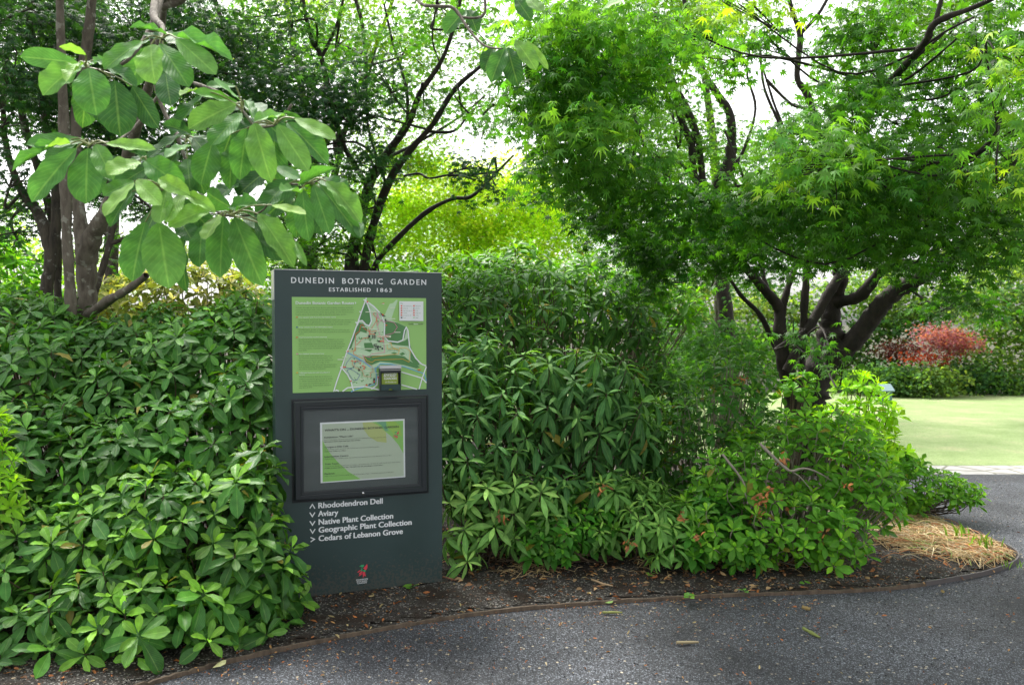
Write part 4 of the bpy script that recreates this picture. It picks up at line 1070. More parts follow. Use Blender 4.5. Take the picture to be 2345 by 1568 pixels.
for wh, (wx, wy) in Bp.items():          # darker leaves deeper in each whorl
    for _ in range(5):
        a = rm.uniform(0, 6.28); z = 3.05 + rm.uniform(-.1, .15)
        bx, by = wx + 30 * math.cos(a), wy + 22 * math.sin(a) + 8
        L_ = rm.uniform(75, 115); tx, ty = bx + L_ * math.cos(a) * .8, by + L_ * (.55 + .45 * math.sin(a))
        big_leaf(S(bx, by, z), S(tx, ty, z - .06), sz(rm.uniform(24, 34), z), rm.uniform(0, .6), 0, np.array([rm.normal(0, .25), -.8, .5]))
for bx, by, tx, ty, hw, tn, z in TOPL:
    f_ = .4747
    b = S(687 + bx * f_, by * f_, z + .03); t = S(687 + tx * f_, ty * f_, z - .05)
    big_leaf(b, t, sz(hw * f_, z), tn, 0, np.array([rm.normal(0, .2), -.8, .4]))
tb.build('trunk', M['bark_pale'], mg)
br.build('branch', M['bark_pale'], mg)
pet.build('leaf_stalks', M['twig'], mg)
fm.build('foliage', M['magnolia'], mg)
print('magnolia done')

# ------------------------------------------------------------------ maples
def Cc(col, lst): return [(*c[:6], col, *(c[6:])) for c in lst]
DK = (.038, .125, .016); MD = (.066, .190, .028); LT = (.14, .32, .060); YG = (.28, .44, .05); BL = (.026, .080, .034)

# left maple: dark crown behind the magnolia, dark stems
r1 = np.random.default_rng(21)
t = thing('maple_tree', S(110, 900, 7.0) * [1, 1, 0], 'dark green maple at the far left, its leaning stems left of the magnolia trunk', 'tree')
tb = Tube(); an = []
for pl in ([(108, 1000, 6.9, 34), (104, 700, 6.9, 30), (116, 600, 6.9, 28), (104, 530, 6.9, 28), (82, 480, 7, 24), (50, 440, 7, 18), (18, 350, 7, 14), (8, 260, 7, 12), (20, 100, 7, 9)],
           [(118, 600, 6.9, 26), (130, 480, 6.9, 22), (122, 380, 7, 18), (100, 260, 7, 14), (80, 120, 7, 12), (60, -40, 7, 10)],
           [(140, 1000, 7.2, 22), (132, 650, 7.2, 18), (125, 520, 7.2, 20), (60, 300, 7.3, 16), (30, 180, 7.3, 12), (-30, 60, 7.3, 10)],
           [(215, 680, 7, 16), (250, 560, 7.1, 14), (270, 460, 7.2, 12), (300, 330, 7.3, 10), (330, 200, 7.4, 8)]):
    P, _ = limb(tb, pl); an += list(P[::3])
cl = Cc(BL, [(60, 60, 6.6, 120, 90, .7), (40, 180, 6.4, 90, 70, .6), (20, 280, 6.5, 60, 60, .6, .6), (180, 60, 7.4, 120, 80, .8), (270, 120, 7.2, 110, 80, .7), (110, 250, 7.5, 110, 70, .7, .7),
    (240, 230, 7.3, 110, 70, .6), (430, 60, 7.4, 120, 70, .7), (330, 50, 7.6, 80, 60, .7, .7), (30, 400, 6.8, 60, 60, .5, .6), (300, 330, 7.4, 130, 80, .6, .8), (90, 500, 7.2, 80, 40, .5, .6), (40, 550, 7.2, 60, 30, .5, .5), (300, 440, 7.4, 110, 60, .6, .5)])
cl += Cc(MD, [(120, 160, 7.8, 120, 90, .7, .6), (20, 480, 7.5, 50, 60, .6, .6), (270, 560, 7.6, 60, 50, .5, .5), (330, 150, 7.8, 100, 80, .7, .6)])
clump_twigs(tb, cl, an, r1, 7, 4)
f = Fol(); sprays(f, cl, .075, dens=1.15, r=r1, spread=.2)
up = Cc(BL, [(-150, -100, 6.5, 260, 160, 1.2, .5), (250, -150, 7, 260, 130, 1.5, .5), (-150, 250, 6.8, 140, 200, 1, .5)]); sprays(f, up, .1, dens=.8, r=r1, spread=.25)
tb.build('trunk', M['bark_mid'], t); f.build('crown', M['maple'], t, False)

# centre maple: fans up to the right behind the sign
r2 = np.random.default_rng(22)
t = thing('maple_tree', S(770, 900, 8.2) * [1, 1, 0], 'maple behind the sign whose dark limbs fan up and to the right', 'tree')
tb = Tube(); an = []
for pl in ([(800, 1000, 8.2, 46), (805, 640, 8.2, 36), (812, 560, 8.2, 28), (844, 427, 8.1, 22), (877, 366, 8.0, 20), (934, 285, 7.9, 16), (962, 214, 7.8, 13), (1010, 142, 7.7, 10), (1040, 60, 7.6, 8), (1060, -30, 7.6, 7)],
           [(830, 640, 8.2, 24), (844, 555, 8.1, 20), (886, 427, 8.0, 18), (934, 351, 7.9, 15), (991, 285, 7.8, 13), (1038, 209, 7.7, 11), (1095, 157, 7.6, 9), (1180, 95, 7.5, 6)],
           [(850, 640, 8.3, 16), (863, 600, 8.3, 14), (901, 555, 8.2, 13), (972, 489, 8.1, 11), (1034, 456, 8, 9), (1081, 449, 7.9, 8), (1138, 394, 7.8, 6), (1176, 356, 7.7, 4)],
           [(844, 427, 8.1, 14), (790, 340, 8.2, 12), (760, 240, 8.2, 11), (735, 130, 8.2, 11), (715, 95, 8.2, 10), (697, 20, 8.2, 10), (690, -40, 8.2, 8)],
           [(735, 135, 8.2, 9), (770, 60, 8.2, 7), (790, -20, 8.2, 6)], [(934, 285, 7.9, 9), (930, 200, 8, 7), (900, 100, 8.1, 6), (880, 10, 8.1, 5)],
           [(924, 403, 8.4, 6), (960, 398, 8.4, 6), (985, 408, 8.3, 5), (1040, 400, 8.3, 5), (1090, 413, 8.2, 4)], [(877, 366, 8.0, 9), (950, 330, 8.3, 7), (1050, 270, 8.4, 5), (1110, 220, 8.4, 4)],
           [(972, 300, 7.9, 8), (1040, 300, 8.0, 6), (1085, 250, 8.0, 4), (1130, 240, 7.9, 3)], [(886, 427, 8, 7), (845, 300, 8, 6), (840, 200, 8, 5), (862, 110, 8, 4)], [(1010, 150, 7.7, 5), (990, 90, 7.8, 4), (1000, 10, 7.8, 4)]):
    P, _ = limb(tb, pl, 8); an += list(P[::3])
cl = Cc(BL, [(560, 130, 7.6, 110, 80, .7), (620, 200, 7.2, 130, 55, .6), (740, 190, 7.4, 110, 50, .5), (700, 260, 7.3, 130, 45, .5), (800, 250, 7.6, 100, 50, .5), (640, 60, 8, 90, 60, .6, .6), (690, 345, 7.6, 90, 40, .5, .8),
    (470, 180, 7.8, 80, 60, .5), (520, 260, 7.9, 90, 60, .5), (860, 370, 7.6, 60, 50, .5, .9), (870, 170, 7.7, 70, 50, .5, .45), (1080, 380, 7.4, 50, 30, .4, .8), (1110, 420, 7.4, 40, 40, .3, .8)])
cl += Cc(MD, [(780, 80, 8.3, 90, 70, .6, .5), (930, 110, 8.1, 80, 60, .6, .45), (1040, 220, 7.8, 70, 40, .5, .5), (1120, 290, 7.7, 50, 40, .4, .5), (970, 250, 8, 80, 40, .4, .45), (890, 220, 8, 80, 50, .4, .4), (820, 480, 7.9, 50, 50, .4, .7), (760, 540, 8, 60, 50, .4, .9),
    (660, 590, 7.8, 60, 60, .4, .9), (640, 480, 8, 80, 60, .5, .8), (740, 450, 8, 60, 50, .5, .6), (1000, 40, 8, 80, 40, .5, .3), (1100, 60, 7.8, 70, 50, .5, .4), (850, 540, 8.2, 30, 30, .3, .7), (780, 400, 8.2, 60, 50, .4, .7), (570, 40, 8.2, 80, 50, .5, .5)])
clump_twigs(tb, cl, an, r2, 5, 4)
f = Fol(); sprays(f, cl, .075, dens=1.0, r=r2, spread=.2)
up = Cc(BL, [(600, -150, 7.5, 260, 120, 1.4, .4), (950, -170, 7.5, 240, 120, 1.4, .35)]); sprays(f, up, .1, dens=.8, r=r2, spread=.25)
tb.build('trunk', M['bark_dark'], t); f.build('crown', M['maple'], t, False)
# second trunk right behind the sign's top left
r2b = np.random.default_rng(23)
t = thing('maple_tree', S(708, 900, 9.0) * [1, 1, 0], 'straight dark maple trunk rising just behind the top left corner of the sign', 'tree')
tb = Tube(); an = []
for pl in ([(712, 1000, 9, 44), (710, 620, 9, 36), (706, 560, 9, 30), (690, 470, 9, 22), (660, 380, 9.1, 18), (600, 250, 9.2, 14), (520, 80, 9.3, 12), (480, -40, 9.3, 10)],
           [(706, 560, 9, 22), (740, 470, 9, 17), (772, 380, 9, 15), (790, 300, 9, 13), (835, 190, 9, 10), (830, 60, 9, 9), (800, -40, 9, 8)], [(790, 300, 9, 12), (770, 320, 9, 18), (775, 370, 9, 14)]):
    P, _ = limb(tb, pl, 8); an += list(P[::3])
cl = Cc(MD, [(620, 520, 9, 80, 60, .5, .5), (560, 330, 9.2, 100, 70, .6, .4), (700, 420, 9.2, 60, 50, .5, .5), (690, 120, 9.5, 120, 80, .7, .3), (850, 200, 9.5, 120, 80, .7, .2)])
clump_twigs(tb, cl, an, r2b, 6, 4)
f = Fol(); sprays(f, cl, .08, dens=1.0, r=r2b, spread=.22)
tb.build('trunk', M['bark_dark'], t); f.build('crown', M['maple'], t, False)

# right-hand big maple, canopy reaching over the path
r3 = np.random.default_rng(24)
t = thing('maple_tree', S(1845, 950, 8.0) * [1, 1, 0], 'broad spreading maple with dark forked trunk in front of the lawn', 'tree')
tb = Tube(); an = []
for pl in ([(1846, 1080, 8, 120), (1848, 950, 8, 88), (1860, 890, 8, 76), (1880, 830, 8, 66), (1900, 780, 8, 58), (1902, 735, 8, 52)],
           [(1880, 830, 8, 60), (1945, 790, 7.9, 46), (1990, 735, 7.8, 44), (2030, 685, 7.7, 42), (2070, 655, 7.6, 38), (2124, 625, 7.4, 32), (2185, 579, 7.2, 26), (2242, 513, 7.0, 20), (2295, 470, 6.8, 17), (2380, 400, 6.6, 14)],
           [(1902, 735, 8, 44), (1905, 690, 8, 40), (1925, 640, 7.9, 32), (1916, 590, 7.8, 28), (1912, 522, 7.7, 25), (1905, 450, 7.6, 22), (1880, 330, 7.6, 18), (1853, 228, 7.6, 15), (1826, 180, 7.6, 13), (1830, 120, 7.6, 14), (1832, 76, 7.6, 16), (1815, 28, 7.6, 10), (1800, -40, 7.6, 9)],
           [(1832, 78, 7.6, 10), (1872, 36, 7.6, 8), (1910, -30, 7.6, 6)], [(1925, 640, 7.9, 24), (1938, 560, 7.8, 18), (1948, 480, 7.7, 15), (1975, 330, 7.5, 13), (2005, 223, 5.9, 16), (2040, 185, 5.4, 17), (2076, 147, 4.9, 18), (2120, 95, 4.6, 18), (2143, 52, 4.5, 16), (2219, 22, 4.4, 12), (2290, -10, 4.3, 9)],
           [(2143, 52, 4.5, 11), (2150, 20, 4.5, 11), (2165, -30, 4.5, 9)], [(2110, 110, 4.7, 7), (2170, 70, 4.6, 6), (2230, 40, 4.6, 5)], [(2030, 200, 5.6, 9), (2070, 185, 5.2, 7), (2120, 150, 4.8, 6), (2190, 90, 4.6, 4)],
           [(1905, 690, 8, 34), (1967, 679, 7.8, 28), (2019, 617, 7.6, 24), (2060, 585, 7.4, 20), (2124, 475, 5.6, 16), (2143, 427, 5.1, 15), (2200, 380, 4.8, 13), (2271, 323, 4.6, 12), (2290, 266, 4.5, 9), (2300, 150, 4.4, 7)],
           [(2124, 500, 7.0, 13), (2200, 470, 6.8, 12), (2260, 420, 6.6, 14), (2345, 330, 6.4, 12)],
           [(1826, 940, 7.9, 50), (1812, 880, 7.9, 42), (1792, 810, 7.9, 34), (1786, 750, 7.9, 30), (1782, 702, 7.9, 26), (1744, 655, 7.8, 20), (1687, 589, 7.6, 15), (1640, 520, 7.4, 12), (1560, 420, 7.2, 9)],
           [(1786, 740, 7.9, 20), (1796, 688, 7.9, 16), (1810, 640, 7.9, 14), (1820, 612, 7.9, 13), (1835, 500, 7.8, 10), (1800, 380, 7.7, 8), (1790, 300, 7.7, 7), (1750, 200, 7.7, 6), (1740, 100, 7.7, 5)],
           [(1800, 850, 7.8, 20), (1835, 780, 7.8, 22), (1870, 720, 7.8, 24), (1905, 660, 7.8, 24), (1925, 630, 7.8, 22)],
           [(1835, 900, 7.8, 16), (1838, 800, 7.85, 16), (1842, 700, 7.8, 18), (1848, 620, 7.8, 14), (1850, 575, 7.8, 12), (1870, 450, 7.7, 10)],
           [(1806, 850, 7.9, 20), (1770, 780, 8.0, 14), (1740, 720, 8, 11), (1700, 680, 8, 9), (1672, 640, 7.9, 7), (1640, 600, 7.8, 5)], [(1770, 690, 7.9, 12), (1750, 640, 8, 10), (1744, 590, 8, 9), (1740, 500, 8, 8), (1700, 400, 8, 6), (1660, 300, 8, 5)]):
    P, _ = limb(tb, pl, 10, 6, .12); an += list(P[::3])
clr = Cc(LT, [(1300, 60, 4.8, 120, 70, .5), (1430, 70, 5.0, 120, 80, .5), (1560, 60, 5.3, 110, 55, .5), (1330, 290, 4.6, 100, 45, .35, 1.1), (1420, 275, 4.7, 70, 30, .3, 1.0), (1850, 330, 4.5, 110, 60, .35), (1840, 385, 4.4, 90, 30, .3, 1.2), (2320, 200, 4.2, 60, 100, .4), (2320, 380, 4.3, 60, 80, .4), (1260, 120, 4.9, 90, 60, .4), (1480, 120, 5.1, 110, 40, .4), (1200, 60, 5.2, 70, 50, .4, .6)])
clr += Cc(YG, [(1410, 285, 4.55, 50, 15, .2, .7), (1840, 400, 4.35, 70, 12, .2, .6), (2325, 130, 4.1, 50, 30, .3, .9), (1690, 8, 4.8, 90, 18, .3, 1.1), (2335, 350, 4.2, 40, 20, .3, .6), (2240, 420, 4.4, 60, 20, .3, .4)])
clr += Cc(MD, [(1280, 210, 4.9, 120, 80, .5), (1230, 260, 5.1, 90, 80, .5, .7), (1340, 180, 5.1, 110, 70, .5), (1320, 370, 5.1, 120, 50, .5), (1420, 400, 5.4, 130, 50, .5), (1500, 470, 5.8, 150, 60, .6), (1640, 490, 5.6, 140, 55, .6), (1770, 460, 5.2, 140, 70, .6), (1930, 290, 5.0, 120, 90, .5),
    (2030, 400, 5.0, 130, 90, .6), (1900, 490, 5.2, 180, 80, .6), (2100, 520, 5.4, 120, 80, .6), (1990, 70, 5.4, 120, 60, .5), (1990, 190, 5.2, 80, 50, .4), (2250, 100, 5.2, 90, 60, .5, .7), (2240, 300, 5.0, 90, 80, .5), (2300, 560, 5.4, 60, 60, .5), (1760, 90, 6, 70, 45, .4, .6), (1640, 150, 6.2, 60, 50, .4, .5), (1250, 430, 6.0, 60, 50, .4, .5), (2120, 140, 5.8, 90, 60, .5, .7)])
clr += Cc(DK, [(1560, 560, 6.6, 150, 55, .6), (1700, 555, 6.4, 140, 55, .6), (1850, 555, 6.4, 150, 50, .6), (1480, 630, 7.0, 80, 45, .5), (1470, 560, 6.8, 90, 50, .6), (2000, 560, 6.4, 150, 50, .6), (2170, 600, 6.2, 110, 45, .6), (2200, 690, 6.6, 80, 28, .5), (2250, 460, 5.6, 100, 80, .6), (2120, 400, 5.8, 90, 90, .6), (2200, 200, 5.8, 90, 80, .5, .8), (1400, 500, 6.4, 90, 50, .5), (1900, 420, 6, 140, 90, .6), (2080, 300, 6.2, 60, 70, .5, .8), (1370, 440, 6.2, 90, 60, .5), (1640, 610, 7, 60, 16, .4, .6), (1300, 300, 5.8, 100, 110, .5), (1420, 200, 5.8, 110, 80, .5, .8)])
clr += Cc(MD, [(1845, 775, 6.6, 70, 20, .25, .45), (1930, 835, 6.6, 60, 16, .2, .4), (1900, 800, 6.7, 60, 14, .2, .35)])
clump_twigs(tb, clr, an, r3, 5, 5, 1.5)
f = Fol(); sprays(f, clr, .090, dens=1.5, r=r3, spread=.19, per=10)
up = Cc(MD, [(1400, -180, 5, 300, 140, 1.3, .5), (1900, -200, 5, 320, 140, 1.5, .5), (2400, -120, 5, 250, 200, 1.5, .5), (2560, 300, 5.5, 150, 300, 1.2, .5), (2000, -500, 4.4, 500, 200, 1.6, .35)]); sprays(f, up, .1, dens=.8, r=r3, spread=.25)
tb.build('trunk', M['bark_dark'], t); f.build('crown', M['maple'], t, False)

# maple further back, upright trunk left of the big one
r4 = np.random.default_rng(25)
t = thing('maple_tree', S(1665, 830, 11) * [1, 1, 0], 'upright maple further back, its single trunk left of the forked one', 'tree')
tb = Tube(); an = []
for pl in ([(1672, 950, 11, 42), (1668, 820, 11, 40), (1662, 720, 11, 36), (1650, 617, 11, 33), (1640, 520, 11, 30), (1648, 427, 11, 30), (1673, 356, 11, 26), (1672, 266, 11, 20), (1644, 218, 11, 17), (1606, 157, 11, 14), (1580, 60, 11, 10), (1560, -30, 11, 8)],
           [(1640, 520, 11, 22), (1612, 427, 11, 16), (1601, 332, 11, 15), (1583, 275, 11, 18), (1549, 204, 11, 18), (1521, 138, 11, 15), (1500, 30, 11, 10)], [(1612, 427, 11, 13), (1588, 400, 11, 20), (1584, 332, 11, 18), (1562, 280, 11, 16), (1535, 199, 11, 12), (1490, 140, 11, 8)],
           [(1640, 500, 11, 10), (1500, 370, 10.8, 8), (1460, 290, 10.6, 8), (1440, 180, 10.6, 7), (1430, 120, 10.6, 5)], [(1655, 430, 11, 10), (1700, 350, 11, 8), (1730, 250, 11, 6), (1710, 160, 11, 5), (1730, 60, 11, 4)],
           [(1660, 430, 11, 8), (1760, 410, 11, 7), (1800, 330, 11, 7), (1770, 230, 11, 6), (1745, 150, 11, 4)]):
    P, _ = limb(tb, pl, 8); an += list(P[::3])
cl = Cc((.10, .24, .04), [(1540, 250, 11, 100, 80, .8, .5), (1620, 330, 11.3, 110, 80, .8, .5), (1750, 330, 11.4, 100, 50, .8, .5), (1500, 360, 11, 80, 70, .8, .7), (1700, 430, 11.4, 110, 40, .8, .7), (1620, 90, 11, 120, 60, .8, .5), (1460, 200, 11, 80, 90, .8, .7), (1850, 250, 11.5, 60, 70, .7, .35), (1400, 350, 11, 60, 80, .7, .7)])
cl += Cc((.06, .17, .03), [(1620, 780, 9.5, 110, 60, .5, .9), (1720, 830, 9.5, 90, 60, .5, .9), (1600, 860, 9.2, 90, 50, .5, .9), (1590, 940, 8.3, 100, 70, .4, .7), (1700, 930, 8.4, 70, 50, .4, .7), (1480, 900, 8.3, 80, 70, .4, .7), (1760, 640, 10, 90, 50, .6, .6), (1560, 700, 10, 60, 40, .5, .5)])
clump_twigs(tb, cl[:9], an, r4, 6, 4)
f = Fol(); sprays(f, cl, .085, dens=1.0, r=r4, spread=.25)
tb.build('trunk', M['bark_dark'], t); f.build('crown', M['maple'], t, False)
print('maples done')

# ------------------------------------------------------------------ shrubs of the bed
RO, RI = (.037, .118, .033), (.16, .32, .050)
shrub('rhododendron', 'glossy bright-tipped rhododendron in front, its leaves overlapping the lower left edge of the sign',
      [(90, 1450, 4.25, 230, 110, .40), (330, 1400, 4.3, 230, 130, .42), (540, 1330, 4.4, 130, 140, .30), (575, 1180, 4.55, 60, 120, .22), (630, 1310, 4.45, 50, 80, .14), (150, 1250, 4.6, 260, 120, .4), (420, 1200, 4.6, 200, 120, .4), (560, 1420, 4.3, 90, 70, .2), (585, 1090, 4.65, 35, 80, .12)],
      .152, .122, RO, RI, seed=31, nl=11, W=.40, droop=.30, bright=1.15, el=(35, 112))
shrub('rhododendron', 'darker green rhododendron mound behind the front one, left of the sign panel',
      [(420, 1040, 5.15, 210, 120, .45), (560, 980, 5.2, 80, 150, .3), (300, 950, 5.5, 150, 130, .45), (480, 860, 5.8, 150, 120, .45), (590, 830, 5.9, 60, 130, .3), (520, 760, 6.1, 70, 60, .4), (550, 700, 6.2, 36, 30, .2), (470, 740, 6.2, 36, 30, .2)],
      .148, .126, (.040, .128, .034), (.12, .27, .05), seed=32, gaps=.25, nl=10, W=.40, bright=.9, el=(35, 112))
shrub('rhododendron', 'dark rhododendron at the far left under the pale magnolia trunk',
      [(60, 1060, 5.0, 190, 130, .45), (230, 1080, 5.0, 140, 110, .4), (80, 880, 5.6, 180, 120, .45), (250, 840, 5.9, 130, 100, .4), (60, 750, 6.2, 150, 70, .45), (360, 790, 6.3, 90, 60, .35), (200, 780, 6.1, 80, 50, .3), (60, 690, 6.4, 50, 30, .2), (370, 725, 6.4, 34, 26, .2), (270, 745, 6.2, 40, 24, .2)],
      .145, .126, (.037, .118, .032), (.11, .25, .05), seed=33, gaps=.3, nl=10, W=.38, bright=.8, el=(35, 112))
shrub('azalea', 'small yellow-green azalea sprigs at the left edge of the picture', [(-10, 990, 4.4, 30, 40, .12), (0, 1060, 4.4, 22, 40, .12), (-8, 1140, 4.3, 50, 40, .12)],
      .085, .075, (.20, .36, .05), (.32, .46, .06), T=L_MID, m='azalea', nl=9, W=.34, el=(15, 80), droop=0, seed=34, stems=('twig', .003), layers=1)

shrub('rhododendron', 'long-leaved drooping rhododendron right beside the sign, whorls of hanging leaves',
      [(1120, 1010, 5.75, 130, 150, .40), (1300, 930, 6.0, 180, 130, .45), (1400, 1000, 6.1, 110, 130, .4), (1090, 880, 6.1, 90, 110, .4), (1240, 1090, 5.9, 200, 110, .4), (1440, 1120, 6.0, 90, 80, .3)],
      .180, .150, (.044, .118, .058), (.15, .29, .10), T=L_RHN, m='rhodo_matt', nl=11, W=.27, el=(58, 125), droop=.35, seed=35, bright=.8, up=1.3)
shrub('rhododendron', 'low pale whorled rhododendron by the lower right edge of the sign', [(1120, 1140, 5.45, 90, 80, .25), (1060, 1240, 5.35, 40, 60, .15), (1230, 1180, 5.5, 90, 80, .25), (1080, 1190, 5.4, 60, 60, .2)],
      .150, .140, (.11, .225, .095), (.28, .42, .17), T=L_RHN, m='rhodo_matt', nl=11, W=.27, el=(40, 118), droop=.25, seed=36, layers=2)
shrub('rhododendron', 'pale narrow-leaved rhododendron sprouting low in the middle of the bed', [(1420, 1130, 5.7, 110, 50, .25), (1500, 1190, 5.5, 90, 60, .25), (1530, 1260, 5.35, 40, 30, .12), (1390, 1210, 5.6, 60, 50, .2)],
      .125, .120, (.11, .235, .090), (.28, .44, .15), T=L_RHN, m='rhodo_matt', nl=12, W=.26, el=(40, 115), droop=.2, seed=37)
shrub('rhododendron', 'tall dark rhododendron at the back of the bed between sign and azalea',
      [(1110, 740, 7.2, 140, 110, .6), (1290, 740, 7.4, 160, 110, .6), (1430, 790, 7.5, 90, 120, .5), (1180, 840, 6.9, 180, 90, .5), (1430, 900, 7.2, 90, 90, .4), (1200, 660, 7.6, 150, 60, .5), (1500, 950, 7.0, 80, 110, .4)],
      .145, .150, (.028, .088, .026), (.08, .20, .035), T=L_RHN, m='rhodo_matt', nl=9, W=.30, el=(35, 115), droop=.25, seed=38, up=1.1, gaps=.55, layers=2)
shrub('rhododendron', 'sunlit yellow-green rhododendron top rising behind the dark one, above the sign height',
      [(960, 650, 8.6, 130, 40, .5), (1060, 630, 8.5, 60, 50, .3), (1130, 620, 8.7, 70, 40, .4), (1190, 585, 8.5, 34, 36, .25), (1270, 640, 8.8, 90, 36, .5), (1340, 620, 8.6, 40, 36, .3), (1440, 660, 8.8, 90, 44, .5), (1250, 680, 8.7, 200, 40, .5), (1530, 700, 8.8, 70, 50, .4)],
      .17, .15, (.060, .165, .018), (.17, .33, .025), T=L_RHN, m='azalea', gaps=.5, nl=8, W=.32, el=(20, 100), droop=.15, seed=39, up=1.1)
shrub('shrub', 'low deep green leafy shrub along the soil edge in the middle of the bed', [(1260, 1230, 5.4, 70, 50, .2), (1340, 1190, 5.6, 70, 60, .2), (1580, 1240, 5.45, 60, 50, .2), (1700, 1270, 5.3, 50, 30, .15), (1640, 1200, 5.6, 70, 70, .25)],
      .085, .085, (.045, .15, .03), (.13, .30, .04), T=L_MID, m='azalea', nl=8, W=.5, el=(40, 100), droop=.1, seed=40)
AO, AI = (.085, .215, .038), (.22, .40, .050)
wide = shrub('azalea', 'wide bright green azalea spreading over the front of the bed, with bare grey twigs',
      [(1720, 1130, 5.7, 130, 110, .35), (1860, 1080, 5.8, 140, 130, .4), (1960, 1130, 5.6, 90, 100, .3), (1830, 1200, 5.45, 160, 80, .3), (1700, 1220, 5.4, 120, 60, .25), (1900, 1250, 5.4, 80, 40, .2), (1780, 1040, 5.9, 150, 60, .3)],
      .095, .092, AO, AI, T=L_AZA, m='azalea', nl=8, W=.44, el=(30, 88), droop=0, seed=41, stems=('twig_grey', .0045), gaps=.72, stemfrac=.8)
shrub('azalea', 'open twiggy azalea climbing in front of the left maple stems', [(1640, 960, 6.3, 110, 90, .35), (1680, 870, 6.5, 80, 60, .3), (1610, 1070, 6.2, 90, 90, .3), (1770, 980, 6.4, 70, 40, .3), (1660, 830, 6.6, 30, 40, .2), (1540, 1020, 6.4, 60, 90, .3)],
      .085, .105, (.045, .13, .038), (.14, .28, .05), T=L_AZA, m='azalea', nl=8, W=.42, el=(30, 90), droop=.05, seed=42, stems=('twig_grey', .004), gaps=.45, stemfrac=.7)
shrub('azalea', 'tall leafy azalea sprigs standing just in front of the forked trunk', [(1835, 880, 6.8, 30, 26, .12), (1820, 900, 6.7, 36, 20, .12)], .10, .085, AO, AI, T=L_AZA, m='azalea', nl=7, W=.44, el=(40, 80), droop=0, seed=43, layers=1, stemfrac=1)
shrub('azalea', 'backlit lime-green azalea glowing against the lawn', [(1965, 885, 7.2, 38, 30, .2), (1940, 965, 7.1, 66, 44, .25), (2018, 945, 7.2, 32, 34, .2), (1985, 1025, 7.0, 75, 40, .3)],
      .11, .108, (.24, .42, .030), (.36, .50, .04), T=L_AZA, m='azalea', nl=8, W=.42, el=(30, 85), droop=0, seed=44, stems=('twig_brown', .004), stemfrac=.9, bright=.9, gaps=.35)
shrub('azalea', 'low azalea reaching out over the gravel path behind the straw', [(2110, 1110, 6.9, 90, 34, .25), (2190, 1130, 6.8, 50, 26, .2), (2060, 1130, 6.9, 60, 40, .25), (2040, 1070, 7.0, 60, 40, .25)],
      .085, .080, (.085, .21, .035), (.22, .38, .045), T=L_AZA, m='azalea', nl=8, W=.42, el=(30, 85), droop=0, seed=45, stems=('twig_brown', .004), stemfrac=.7)
# long bare twigs of the wide azalea
def bare_twig(label, pl, m='twig_grey'):
    tb = Tube(); limb(tb, pl, 7, 5, .12); o = tb.build('bare_twig', M[m], wide); o['label'] = label
bare_twig('long bare grey twig arching through the leaves', [(1740, 1015, 5.35, 7), (1765, 1040, 5.3, 7), (1795, 1068, 5.3, 7), (1812, 1078, 5.3, 6), (1840, 1072, 5.3, 5), (1870, 1080, 5.35, 4), (1905, 1100, 5.4, 3)])
bare_twig('thin fork of the bare twig', [(1812, 1078, 5.3, 4), (1835, 1095, 5.35, 3), (1860, 1125, 5.4, 2)])
bare_twig('pinkish bare twig sloping down to the left', [(1655, 1040, 5.4, 5), (1672, 1062, 5.35, 6), (1690, 1085, 5.35, 5), (1705, 1110, 5.35, 5), (1708, 1135, 5.35, 4), (1722, 1160, 5.4, 3)])
# dead flower heads
rd = np.random.default_rng(50)
fd = Fol()
for (x, y, Y) in ((1745, 1135, 5.25), (1760, 1120, 5.3), (1735, 1155, 5.25), (1790, 1050, 5.4), (1905, 1045, 5.5), (1890, 1215, 5.2), (1800, 1160, 5.3), (1940, 1110, 5.3), (1600, 1225, 5.2), (1380, 1110, 5.4), (1150, 1180, 5.2), (1440, 1240, 5.2), (1560, 1180, 5.25), (1700, 870, 6.2), (1740, 1180, 5.2)):
    k = 9; c = S(x, y, Y); D = rd.normal(0, 1, (k, 3)); D[:, 2] -= .8
    fd.add(L_MID, c + rd.normal(0, .015, (k, 3)), D, rd.normal(0, 1, (k, 3)), rd.uniform(.03, .055, k), .35, vary((.42, .17, .06), k, .3))
tag(fd.build('dead_blossom', M['dry'], None, False), 'withered orange-brown blossoms caught among the azalea leaves', 'blossoms', kind='stuff')

# ------------------------------------------------------------------ middle distance
shrub('shrub', 'bright leafy shrub at the left edge behind the dark rhododendron', [(20, 640, 8.5, 90, 60, .6), (80, 690, 8.3, 60, 50, .5), (-20, 560, 8.6, 60, 50, .5)],
      .13, .15, (.08, .22, .03), (.2, .38, .05), T=L_MID, m='far', nl=8, W=.45, el=(30, 100), seed=60, stems=('twig_brown', .006))
shrub('photinia', 'cream and bronze leaved shrub between the magnolia trunk and the sign', [(320, 690, 10, 90, 60, .7), (430, 680, 10, 110, 70, .7), (520, 700, 10, 80, 70, .6), (400, 740, 9.8, 130, 60, .6)],
      .15, .16, (.17, .19, .11), (.50, .42, .50), T=L_MID, m='far', nl=9, W=.42, el=(20, 100), seed=61, stems=('twig_brown', .007), bright=1.3)
rf = np.random.default_rng(70)
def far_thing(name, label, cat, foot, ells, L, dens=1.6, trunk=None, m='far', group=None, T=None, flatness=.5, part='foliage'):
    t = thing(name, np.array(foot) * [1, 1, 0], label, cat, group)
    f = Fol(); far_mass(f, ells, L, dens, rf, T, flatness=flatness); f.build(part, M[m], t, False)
    if trunk:
        tb = Tube()
        for pl in trunk: limb(tb, pl, 7, 5, .1)
        tb.build('trunk', M['bark_mid'], t)
    return t
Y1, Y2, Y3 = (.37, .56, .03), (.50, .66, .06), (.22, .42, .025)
GP, GD, GM = (.14, .24, .08), (.05, .12, .04), (.09, .19, .055)
